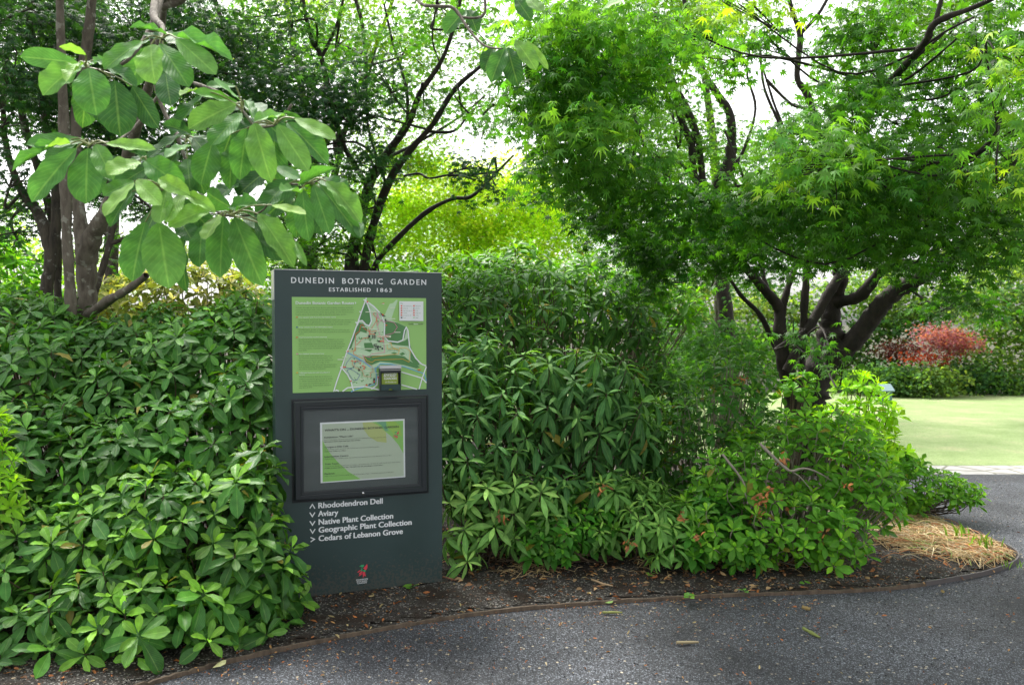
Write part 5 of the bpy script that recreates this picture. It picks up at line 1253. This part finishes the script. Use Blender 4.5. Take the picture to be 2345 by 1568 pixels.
far_thing('maple_tree', 'glowing yellow-green maple far behind the sign, under the pale wavy branches', 'tree', S(1060, 738, 15),
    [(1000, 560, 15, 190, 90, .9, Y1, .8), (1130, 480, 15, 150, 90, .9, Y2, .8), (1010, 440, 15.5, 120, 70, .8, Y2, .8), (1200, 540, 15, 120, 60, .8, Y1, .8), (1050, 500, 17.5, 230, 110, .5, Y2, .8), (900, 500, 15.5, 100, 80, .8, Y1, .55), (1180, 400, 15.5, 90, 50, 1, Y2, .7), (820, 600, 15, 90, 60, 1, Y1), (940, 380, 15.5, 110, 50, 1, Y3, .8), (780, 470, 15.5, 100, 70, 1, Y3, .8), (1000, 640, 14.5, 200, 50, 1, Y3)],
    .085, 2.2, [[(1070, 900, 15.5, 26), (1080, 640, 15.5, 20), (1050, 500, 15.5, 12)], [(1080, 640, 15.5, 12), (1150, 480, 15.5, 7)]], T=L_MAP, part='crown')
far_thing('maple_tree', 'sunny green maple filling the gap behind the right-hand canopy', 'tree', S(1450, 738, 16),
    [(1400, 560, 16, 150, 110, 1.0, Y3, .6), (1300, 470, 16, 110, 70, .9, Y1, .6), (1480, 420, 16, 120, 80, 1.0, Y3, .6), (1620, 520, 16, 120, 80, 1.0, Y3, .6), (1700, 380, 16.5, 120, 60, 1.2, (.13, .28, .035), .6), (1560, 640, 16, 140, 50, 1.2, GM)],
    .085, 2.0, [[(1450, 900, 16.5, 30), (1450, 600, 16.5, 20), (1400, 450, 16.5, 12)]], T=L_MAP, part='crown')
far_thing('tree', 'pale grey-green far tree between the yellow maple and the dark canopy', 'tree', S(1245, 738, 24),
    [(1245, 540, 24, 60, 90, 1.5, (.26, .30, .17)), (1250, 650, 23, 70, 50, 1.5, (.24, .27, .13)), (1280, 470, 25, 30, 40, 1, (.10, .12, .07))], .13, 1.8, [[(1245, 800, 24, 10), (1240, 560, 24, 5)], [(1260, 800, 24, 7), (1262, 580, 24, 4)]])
far_thing('tree', 'tall thin-leaved tree behind the maple limbs at the top centre', 'tree', S(800, 738, 15),
    [(640, 90, 15, 130, 100, 1.5, (.20, .36, .03), .7), (760, 60, 15, 110, 90, 1.5, (.22, .38, .03), .7), (900, 60, 15, 130, 80, 1.5, (.20, .36, .03), .7), (860, 170, 15, 150, 70, 1.3, (.20, .35, .03), .7), (960, 260, 15, 110, 50, 1.2, (.22, .38, .03), .5), (1030, 90, 15, 130, 90, 1.3, (.12, .25, .03), .6), (760, 330, 15, 150, 60, 1.3, (.12, .25, .03), .6), (1100, 260, 15, 70, 40, 1, (.14, .27, .03), .5), (1130, 200, 15, 70, 80, 1.2, (.13, .25, .04), .5), (700, 230, 15, 120, 70, 1.2, (.12, .24, .04), .35), (580, 280, 15, 90, 80, 1.2, (.10, .22, .04), .45), (960, 350, 15, 80, 60, 1, (.2, .33, .04), .7)],
    .10, 1.6, [[(690, 900, 15.4, 34), (700, 400, 15.4, 24), (690, 200, 15.4, 15), (650, -20, 15.4, 10)], [(700, 400, 15.4, 18), (820, 200, 15.4, 11), (900, 0, 15.4, 8)], [(820, 200, 15.4, 8), (1000, 80, 15.4, 5)]], T=L_MAP, part='crown')
far_thing('tree', 'backlit green tree seen through the top of the right-hand canopy', 'tree', S(1650, 738, 16),
    [(1500, 60, 16, 130, 90, 1.5, (.13, .27, .035), .9), (1650, 60, 16, 130, 60, 1.5, (.12, .25, .035), .7), (1420, 230, 16, 80, 120, 1.3, (.14, .28, .04), .9), (1530, 330, 16, 60, 90, 1.2, (.16, .30, .04), .6), (2050, 90, 16, 160, 100, 1.6, (.11, .23, .04), .8), (2240, 200, 16, 120, 120, 1.6, (.10, .21, .04), .7), (1960, 230, 16, 90, 70, 1.2, (.12, .25, .04), .9), (2180, 60, 16, 130, 60, 1.5, (.1, .2, .04), .7), (2300, 420, 16, 100, 120, 1.5, (.12, .24, .05), .9), (2120, 430, 16, 120, 60, 1.4, (.10, .22, .04), 1), (1350, 130, 16, 100, 130, 1.4, (.10, .22, .04), .9)],
    .10, 1.8, [[(1650, 900, 16.5, 30), (1640, 400, 16.5, 22), (1600, 100, 16.5, 12)]], T=L_MAP, part='crown')
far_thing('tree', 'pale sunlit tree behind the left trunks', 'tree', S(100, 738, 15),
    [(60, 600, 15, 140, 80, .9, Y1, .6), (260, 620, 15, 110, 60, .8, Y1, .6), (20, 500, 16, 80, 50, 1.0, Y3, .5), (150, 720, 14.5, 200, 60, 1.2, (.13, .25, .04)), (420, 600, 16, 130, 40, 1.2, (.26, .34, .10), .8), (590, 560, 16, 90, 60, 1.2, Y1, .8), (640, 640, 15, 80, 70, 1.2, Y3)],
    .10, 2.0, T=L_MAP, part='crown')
far_thing('tree', 'dark leafy tree high at the top left behind the maple', 'tree', S(250, 738, 13),
    [(60, 60, 13, 160, 110, 1.4, (.045, .12, .035), .9), (260, 60, 13, 160, 100, 1.4, (.05, .13, .035), .9), (440, 120, 13, 130, 120, 1.4, (.045, .12, .035), .8), (120, 260, 13.5, 140, 90, 1.3, (.06, .15, .035), .55), (300, 300, 13, 160, 120, 1.3, (.045, .12, .035), .8), (470, 300, 13, 110, 100, 1.3, (.05, .13, .035), .8), (400, 460, 13, 160, 80, 1.3, (.06, .15, .04), .6)],
    .10, 1.8, [[(250, 900, 13.4, 40), (255, 400, 13.4, 28), (230, 0, 13.4, 16)]], T=L_MAP, part='crown')

# far side of the lawn
lf2 = lw + .6
def FY(k): return lw + k
far_thing('red_maple', 'small red Japanese maple at the back of the lawn', 'tree', S(2120, 900, FY(1.8)),
    [(2160, 786, FY(1.2), 44, 26, .8, (.20, .055, .085)), (2140, 768, FY(1.0), 40, 16, .6, (.36, .13, .19)), (2125, 822, FY(1.0), 46, 10, .5, (.32, .05, .03)), (2195, 780, FY(1.2), 16, 18, .4, (.30, .08, .12)), (2070, 800, FY(1.6), 34, 16, .5, (.13, .04, .045)), (2030, 806, FY(1.8), 26, 10, .4, (.15, .05, .05))],
    .085, 3.0, [[(2062, 905, FY(1.8), 9), (2064, 860, FY(1.8), 8), (2052, 815, FY(1.6), 5)], [(2078, 900, FY(1.8), 6), (2086, 840, FY(1.6), 5), (2100, 800, FY(1.4), 4)]], T=L_MAP, part='crown')
far_thing('shrub', 'rounded pale-edged shrub below the red maple at the lawn edge', 'shrub', S(2130, 912, FY(.6)),
    [(2125, 880, FY(.6), 58, 40, .7, (.13, .22, .06)), (2155, 880, FY(.5), 30, 34, .5, (.20, .30, .09))], .09, 3, T=L_MID)
far_thing('shrub', 'dull green shrub with violet flowers behind the small lectern', 'shrub', S(2040, 912, FY(.8)),
    [(2060, 875, FY(.8), 50, 42, .7, GD), (2000, 880, FY(1.0), 60, 44, .8, (.07, .15, .05)), (2075, 890, FY(.5), 34, 26, .4, (.10, .18, .07))], .09, 3, T=L_MID)
far_thing('shrub', 'dark shrub row end at the far right edge of the lawn', 'shrub', S(2260, 912, FY(1.0)),
    [(2240, 880, FY(1.2), 60, 36, .8, GD), (2330, 885, FY(1.2), 70, 34, .8, (.06, .13, .04)), (2200, 860, FY(1.8), 50, 40, .6, GD)], .09, 3, T=L_MID)
far_thing('tree', 'light green spreading tree at the far right behind the lawn', 'tree', S(2290, 900, FY(2.5)),
    [(2270, 700, FY(2.4), 80, 50, 1.2, GP), (2300, 770, FY(2.2), 80, 40, 1.2, (.13, .24, .07)), (2240, 800, FY(2.2), 60, 34, 1, GP), (2330, 840, FY(2), 60, 34, 1, (.17, .28, .09)), (2300, 630, FY(3), 90, 50, 1.4, (.15, .25, .09)), (2250, 850, FY(1.9), 60, 24, .8, (.10, .2, .06)), (2340, 700, FY(2), 50, 60, 1, GP)],
    .13, 2.2, [[(2300, 912, FY(2.6), 12), (2292, 840, FY(2.6), 11), (2290, 760, FY(2.6), 8)], [(2320, 900, FY(2.4), 8), (2270, 860, FY(2.4), 8), (2235, 820, FY(2.4), 6)]], part='crown')
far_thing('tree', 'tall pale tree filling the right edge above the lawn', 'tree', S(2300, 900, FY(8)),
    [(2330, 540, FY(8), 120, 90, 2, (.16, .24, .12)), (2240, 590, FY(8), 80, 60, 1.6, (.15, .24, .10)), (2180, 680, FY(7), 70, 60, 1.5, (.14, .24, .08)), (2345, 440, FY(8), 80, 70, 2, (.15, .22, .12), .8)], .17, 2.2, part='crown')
far_thing('conifer', 'layered light green tree seen between the limbs of the forked maple', 'tree', S(1960, 900, FY(3)),
    [(1960, 680, FY(3), 90, 40, 1.2, (.15, .26, .08)), (2040, 700, FY(3), 60, 40, 1, (.12, .22, .07)), (1990, 760, FY(2.6), 90, 34, 1, GD), (1900, 800, FY(3), 80, 50, 1, GD), (2090, 720, FY(3.4), 60, 34, 1, (.045, .09, .035)), (2010, 640, FY(4), 90, 40, 1.2, (.14, .24, .07)), (2120, 690, FY(4), 60, 30, 1, (.05, .10, .04)), (1950, 860, FY(2.2), 110, 44, .9, (.05, .11, .04))],
    .12, 2.4, part='crown')
far_thing('tree', 'cream-green flowering tree behind the upright maple trunk', 'tree', S(1590, 880, FY(5)),
    [(1580, 690, FY(5), 70, 40, 1.2, (.24, .30, .13)), (1700, 700, FY(5), 80, 46, 1.2, (.20, .28, .10)), (1800, 720, FY(5), 80, 50, 1.2, (.10, .18, .06)), (1590, 760, FY(4), 60, 30, 1, GD), (1700, 780, FY(4), 90, 40, 1, GD), (1780, 800, FY(3), 90, 60, 1, GM), (1480, 720, FY(5), 80, 60, 1, GM), (1560, 840, FY(3), 120, 50, 1, GM)],
    .13, 2.4, part='crown')
far_thing('hedge', 'long dark green hedge closing the garden behind the beds', 'hedge', S(900, 760, 18),
    [(100, 740, 18, 220, 60, 1, GM), (450, 750, 18, 220, 50, 1, GM), (800, 720, 18, 220, 60, 1, GM), (1150, 730, 18, 220, 60, 1, GM), (1450, 800, 18, 160, 70, 1, GD), (-250, 720, 18, 200, 80, 1, GM)], .14, 1.8, T=L_MID)
# small lectern sign on the lawn edge
lp = S(2026, 922, FY(-1.2)) * [1, 1, 0]
lec = thing('lectern_sign', lp, 'small blue-green lectern sign with a slanted pale panel at the far lawn edge', 'sign')
def bx(name, c, d, m, parent, rx=0.0):
    x, y, z = [v / 2 for v in d]
    V = np.array([(sx * x, sy * y, sz_ * z) for sz_ in (-1, 1) for sx, sy in ((-1, -1), (1, -1), (1, 1), (-1, 1))], float)
    cr, sr = math.cos(rx), math.sin(rx); V = np.c_[V[:, 0], V[:, 1] * cr - V[:, 2] * sr, V[:, 1] * sr + V[:, 2] * cr] + c
    return mesh_obj(name, V, [(0, 3, 2, 1), (4, 5, 6, 7), (0, 1, 5, 4), (1, 2, 6, 5), (2, 3, 7, 6), (3, 0, 4, 7)], m, parent, smooth=False)
zt = S(2025, 892, lp[1])[2]
M['teal'] = flat('teal_paint', (.10, .20, .21), .5)
bx('post', lp + [-.06, 0, zt / 2 - .03], (.05, .05, zt), M['teal'], lec); bx('post', lp + [.10, 0, zt / 2 - .03], (.07, .05, zt), M['teal'], lec)
bx('panel', lp + [.02, -.02, zt + .04], (.25, .24, .025), flat('lectern_print', (.18, .27, .29), .4), lec, .55)
print('shrubs done')

# ------------------------------------------------------------------ litter, straw, sticks
rl = np.random.default_rng(90)
def ground_z(x, y):
    ins = inside(x, y, bed_out); d = edge_dist(x, y, bed_out); t = np.clip((d - 1.0) / 1.3, 0, 1)
    return np.where(ins, .010 + .012 * np.clip(d / .3, 0, 1) + .09 * t * t * (3 - 2 * t), -.006)
def stones(name, n, xr, yr, where, lo, hi, cols, m, label, cat):
    x = rl.uniform(*xr, n); y = yr[0] + (yr[1] - yr[0]) * rl.uniform(0, 1, n) ** 1.3
    ins = inside(x, y, bed_out) & (edge_dist(x, y, bed_out) > .03)
    out = (~inside(x, y, bed_out)) & (edge_dist(x, y, bed_out) > .02)
    k = ins if where == 'bed' else out; x, y = x[k], y[k]; n = len(x)
    z = ground_z(x, y)
    T = np.array([(1, 0, 0), (0, 1, 0), (-1, 0, 0), (0, -1, 0), (.1, .1, .8), (0, 0, -.5)], float)
    F = np.array([(0, 1, 4), (1, 2, 4), (2, 3, 4), (3, 0, 4), (1, 0, 5), (2, 1, 5), (3, 2, 5), (0, 3, 5)])
    s = rl.uniform(lo, hi, (n, 1, 1)) * rl.uniform(.6, 1.3, (n, 1, 3)); s[..., 2] *= .7
    a = rl.uniform(0, 6.28, n); ca, sa = np.cos(a)[:, None], np.sin(a)[:, None]
    V = T[None] * s + rl.normal(0, .15, (n, 6, 3)) * s; X = V[..., 0] * ca - V[..., 1] * sa; Y = V[..., 0] * sa + V[..., 1] * ca
    V = np.stack([X + x[:, None], Y + y[:, None], V[..., 2] + z[:, None] + .002], -1)
    Q = F[None] + (np.arange(n) * 6)[:, None, None]
    ci = rl.integers(0, len(cols), n); pig = np.array(cols)[ci] * np.exp(rl.normal(0, .25, (n, 1)))
    o = mesh_obj(name, V.reshape(-1, 3), None, m, None, np.repeat(pig[:, None], 6, 1).reshape(-1, 3), smooth=False, quads=Q.reshape(-1, 3))
    return tag(o, label, cat, kind='stuff')
def pig_mat(name, rough):
    m, n, l, b = mat(name); a = n.new('ShaderNodeAttribute'); a.attribute_name = 'pig'; l.new(a.outputs[0], b.inputs['Base Color']); b.inputs['Roughness'].default_value = rough; return m
M['stone'] = pig_mat('stone_chips', .55)
stones('gravel_chips', 52000, (-2.6, 5.5), (3.2, 8.6), 'path', .0022, .0055, [(.04, .042, .05), (.07, .075, .09), (.11, .12, .135), (.03, .03, .035), (.06, .062, .07), (.18, .195, .22)], M['stone'], 'loose dark grey gravel chips on the path', 'gravel')
stones('bed_pebbles', 20000, (-2.6, 3.8), (3.6, 6.8), 'bed', .0022, .0065, [(.05, .045, .04), (.10, .085, .07), (.22, .20, .17), (.32, .28, .20), (.03, .025, .02), (.15, .07, .035)], M['stone'], 'small pebbles and crumbs on the dark soil of the bed', 'pebbles')
def litter(name, n, xr, yr, where, cols, Ls, label, edge=None, W=.35):
    x = rl.uniform(*xr, n); y = rl.uniform(*yr, n)
    ins = inside(x, y, bed_out); d = edge_dist(x, y, bed_out)
    k = ins if where == 'bed' else ~ins
    if edge: k &= (d < rl.exponential(edge, n))
    x, y = x[k], y[k]; n = len(x); z = ground_z(x, y) + .006
    D = rl.normal(0, 1, (n, 3)); D[:, 2] *= .25; Nn = np.array([0, 0, 1.]) + rl.normal(0, .35, (n, 3))
    f = Fol(); f.add(L_MID, np.c_[x, y, z], D, Nn, rl.uniform(*Ls, n), W, np.array(cols)[rl.integers(0, len(cols), n)] * np.exp(rl.normal(0, .25, (n, 1))), rl.uniform(-1, 2, n))
    return tag(f.build(name, M['dry'], None, False), label, 'leaf litter', kind='stuff')
OR = [(.42, .15, .04), (.34, .12, .035), (.45, .25, .09), (.22, .10, .04), (.40, .32, .15)]
litter('fallen_leaves', 2600, (-2.4, 3.2), (3.5, 6.6), 'bed', OR, (.015, .045), 'scattered orange and tan leaf scraps on the soil')
litter('fallen_leaves', 450, (-.6, 2.6), (5.0, 5.8), 'bed', [(.36, .18, .08), (.45, .30, .15), (.16, .08, .04)], (.02, .055), 'tan leaf litter gathered under the low shrubs', W=.5)
litter('fallen_leaves', 4600, (-2.2, 1.8), (3.2, 5.0), 'path', OR, (.007, .022), 'tiny orange leaf crumbs strewn along the timber edging', .34)
litter('fallen_leaves', 520, (-1.6, 4.6), (3.3, 7.0), 'path', OR + [(.5, .42, .25)], (.008, .03), 'sparse orange leaf crumbs over the open gravel')
# straw heap
def straw():
    f = Tube(); pg = []
    c0 = G(2000, 1215); 
    for i in range(2600):
        u = rl.uniform(0, 1); v = rl.normal(0, 1)
        px = 2010 + 290 * u + rl.normal(0, 14); py = 1205 + 75 * u + v * (26 * (1 - u * .45))
        if rl.random() < .35: px = 1985 + 150 * rl.random(); py = 1188 + 60 * rl.random()
        p = G(px, py)
        xx, yy = np.array([p[0]]), np.array([p[1]])
        if not inside(xx, yy, bed_out)[0] or edge_dist(xx, yy, bed_out)[0] < .05: continue
        z = ground_z(xx, yy)[0] + .01 + abs(rl.normal(0, .020)) * (1 - u * .5)
        q = G(2300, 1290 + rl.normal(0, 25)); d = nrm((q - p)[:2] + rl.normal(0, .35, 2)); L = rl.uniform(.10, .34)
        a = np.array([p[0], p[1], z]); b = a + np.array([d[0], d[1], 0]) * L * .5 + [0, 0, rl.uniform(.0, .03)]; e = a + np.array([d[0], d[1], 0]) * L; e[:2] += rl.normal(0, .02, 2); e[2] = max(.02, z - .02)
        if not inside(np.array([e[0]]), np.array([e[1]]), bed_out)[0]: continue
        n0 = f.n; rad = rl.uniform(.0016, .0042)
        f.path([a, b, e], [rad, rad, rad * .5], 4, 3, .02); col = (.60, .44, .22) if rl.random() < .55 else ((.50, .22, .08) if rl.random() < .4 else (.30, .42, .10) if rl.random() < .3 else (.70, .60, .40))
        pg.append(np.tile(np.array(col) * math.exp(rl.normal(0, .2)), (f.n - n0, 1)))
    o = mesh_obj('straw', np.concatenate(f.v), None, M['stone'], None, np.concatenate(pg), quads=np.concatenate(f.q))
    tag(o, 'heap of golden dry straw on the tip of the bed', 'straw', kind='stuff')
straw()
def straw2():
    f = Tube(); pg = []
    for i in range(150):
        px, py = (1235 + rl.normal(0, 40), 1292 + rl.normal(0, 14)) if rl.random() < .6 else (rl.uniform(1100, 1950), rl.uniform(1275, 1310))
        p = G(px, py, .03); d = nrm(rl.normal(0, 1, 2)); L = rl.uniform(.05, .16)
        a = p; b = p + np.array([*d * L * .5, .015]); e = p + np.array([*(d * L + rl.normal(0, .02, 2)), 0])
        n0 = f.n; f.path([a, b, e], [.0018, .0016, .001], 4, 3, .02); pg.append(np.tile(np.array((.50, .36, .18)) * math.exp(rl.normal(0, .25)), (f.n - n0, 1)))
    o = mesh_obj('dry_stalks', np.concatenate(f.v), None, M['stone'], None, np.concatenate(pg), quads=np.concatenate(f.q))
    tag(o, 'thin pale dry stalks scattered on the soil below the shrubs', 'dry stalks', kind='stuff')
straw2()
# grass blades by the straw
fg = Fol(); bl = []
for (px, py, n, h) in ((2250, 1262, 26, .10), (2085, 1185, 22, .16), (2190, 1240, 10, .15), (1505, 1300, 5, .12), (2320, 1300, 14, .05), (1920, 1290, 14, .09)):
    p = G(px, py, .02); k = n
    fg.add(L_MID, p + np.c_[rl.normal(0, .05, k), rl.normal(0, .04, k), np.zeros(k)], np.c_[rl.normal(0, .35, k), rl.normal(0, .3, k), np.ones(k)], rl.normal(0, 1, (k, 3)), h * rl.uniform(.6, 1.4, k), .06, vary((.22, .38, .07), k))
tag(fg.build('grass_tufts', M['azalea'], None, False), 'thin green grass blades sprouting around the straw and edging', 'grass', kind='stuff')
# seedlings
def seedling(px, py, label, n=6, L=.035, z=.02, col=(.14, .33, .05)):
    p = G(px, py, z); t = thing('seedling', p, label, 'seedling', 'weed seedlings on the soil')
    f = Fol(); a = rl.uniform(0, 6.28, n)
    f.add(L_MID, p + np.c_[np.cos(a), np.sin(a), 0 * a] * .008 + [0, 0, .015], np.c_[np.cos(a), np.sin(a), .25 + 0 * a], np.array([0, -.2, 1.]) + rl.normal(0, .2, (n, 3)), L * rl.uniform(.7, 1.2, n), .75, vary(col, n), None)
    f.build('foliage', M['azalea'], t, False)
seedling(943, 1348, 'little green weed growing at the foot of the sign', 7, .04)
seedling(1580, 1371, 'small weed growing over the timber edging at the middle', 7, .04, .03)
seedling(1705, 1358, 'round-leaved weed just behind the timber edging', 4, .032, .02)
seedling(1750, 1303, 'pair of green leaves sprouting on the bare soil below the azalea', 5, .05, .04)
seedling(1845, 1340, 'tiny glossy weed near the joint of the edging', 4, .03)
seedling(1085, 1310, 'small weed to the right of the sign foot', 4, .028, .03)
seedling(1010 + 480, 1340 - 20, 'fresh weed under the pale sprig', 4, .03, .03)
# sticks and pieces on the path
def stick(px0, py0, px1, py1, w, label, col, bend=.0, z=.006, name='fallen_twig', zz=None, cat='twig'):
    a, b = G(px0, py0, z), G(px1, py1, z); t = thing(name, (a + b) / 2, label, cat)
    r_ = sz(w, a[1]) * .5; a[2] = b[2] = z + r_ * .8; m_ = (a + b) / 2 + np.array([0, bend, 0])
    tb = Tube(); tb.path([a, a * .7 + b * .3 + [0, bend * .6, 0], m_, b], [r_, r_ * .85, r_ * 1.05, r_ * .5], 8, 4, .1)
    tb.build('stem', flat('stick_' + str(px0), col, .7), t)
stick(1549, 1473, 1600, 1472, 7, 'short pale cut stick lying on the gravel nearest the middle', (.33, .27, .15), 0, 0)
stick(1840, 1441, 1878, 1462, 8, 'green and brown stub lying on the gravel to the right', (.20, .24, .06), 0, 0)
stick(1838, 1393, 1856, 1398, 9, 'small brown stub on the gravel below the edging', (.28, .20, .07), 0, 0)
stick(1355, 1328, 1404, 1343, 5, 'curved tan twig lying on the soil right of the sign', (.40, .28, .16), -.02, .03)
stick(1014, 1322, 1045, 1330, 5, 'reddish twig lying at the lower right corner of the sign', (.26, .13, .07), 0, .02)
stick(1380, 1404, 1425, 1404, 6, 'mossy twig piece beside the timber edging', (.24, .26, .07), .005, 0)
def one_leaf(px, py, L, col, label, z=0.0, ang=0.3, W=.5):
    p = G(px, py, z + .006); t = thing('fallen_leaf', p, label, 'leaf'); f = Fol()
    f.add(L_RHO, p[None], np.array([[math.cos(ang), math.sin(ang), .05]]), np.array([[0, -.15, 1.]]), np.array([L]), W, np.array([col]), np.array([-.6])); f.build('blade', M['dry'], t)
one_leaf(1325, 1272, .08, (.45, .26, .14), 'curled pale brown leaf on the soil under the shrubs', .06, .3, .6)
one_leaf(487, 1528, .075, (.62, .62, .30), 'pale yellow leaf lying across the timber edging at the left', .01, 1.0, .5)
one_leaf(885, 1386, .04, (.35, .45, .06), 'small lime leaf on the soil below the sign', .0, -.2)
one_leaf(1487, 1322, .05, (.55, .16, .04), 'bright orange leaf on the soil behind the edging', .02, 0, .3)
one_leaf(2160, 1357, .045, (.28, .20, .06), 'olive brown leaf on the gravel near the steel edging', 0, 1.2)
one_leaf(1385, 1379, .05, (.20, .34, .08), 'light green leaf beside the timber edging', 0, .1)
print('litter done')

GR = {'rhododendron': 'rhododendrons in the planting bed', 'azalea': 'azaleas in the planting bed', 'maple_tree': 'green maple trees', 'fallen_twig': 'twigs fallen on the ground', 'fallen_leaf': 'single leaves fallen on the ground'}
for o in bpy.data.objects:
    k = o.name.split('.')[0]
    if o.parent is None and k in GR and 'group' not in o: o['group'] = GR[k]
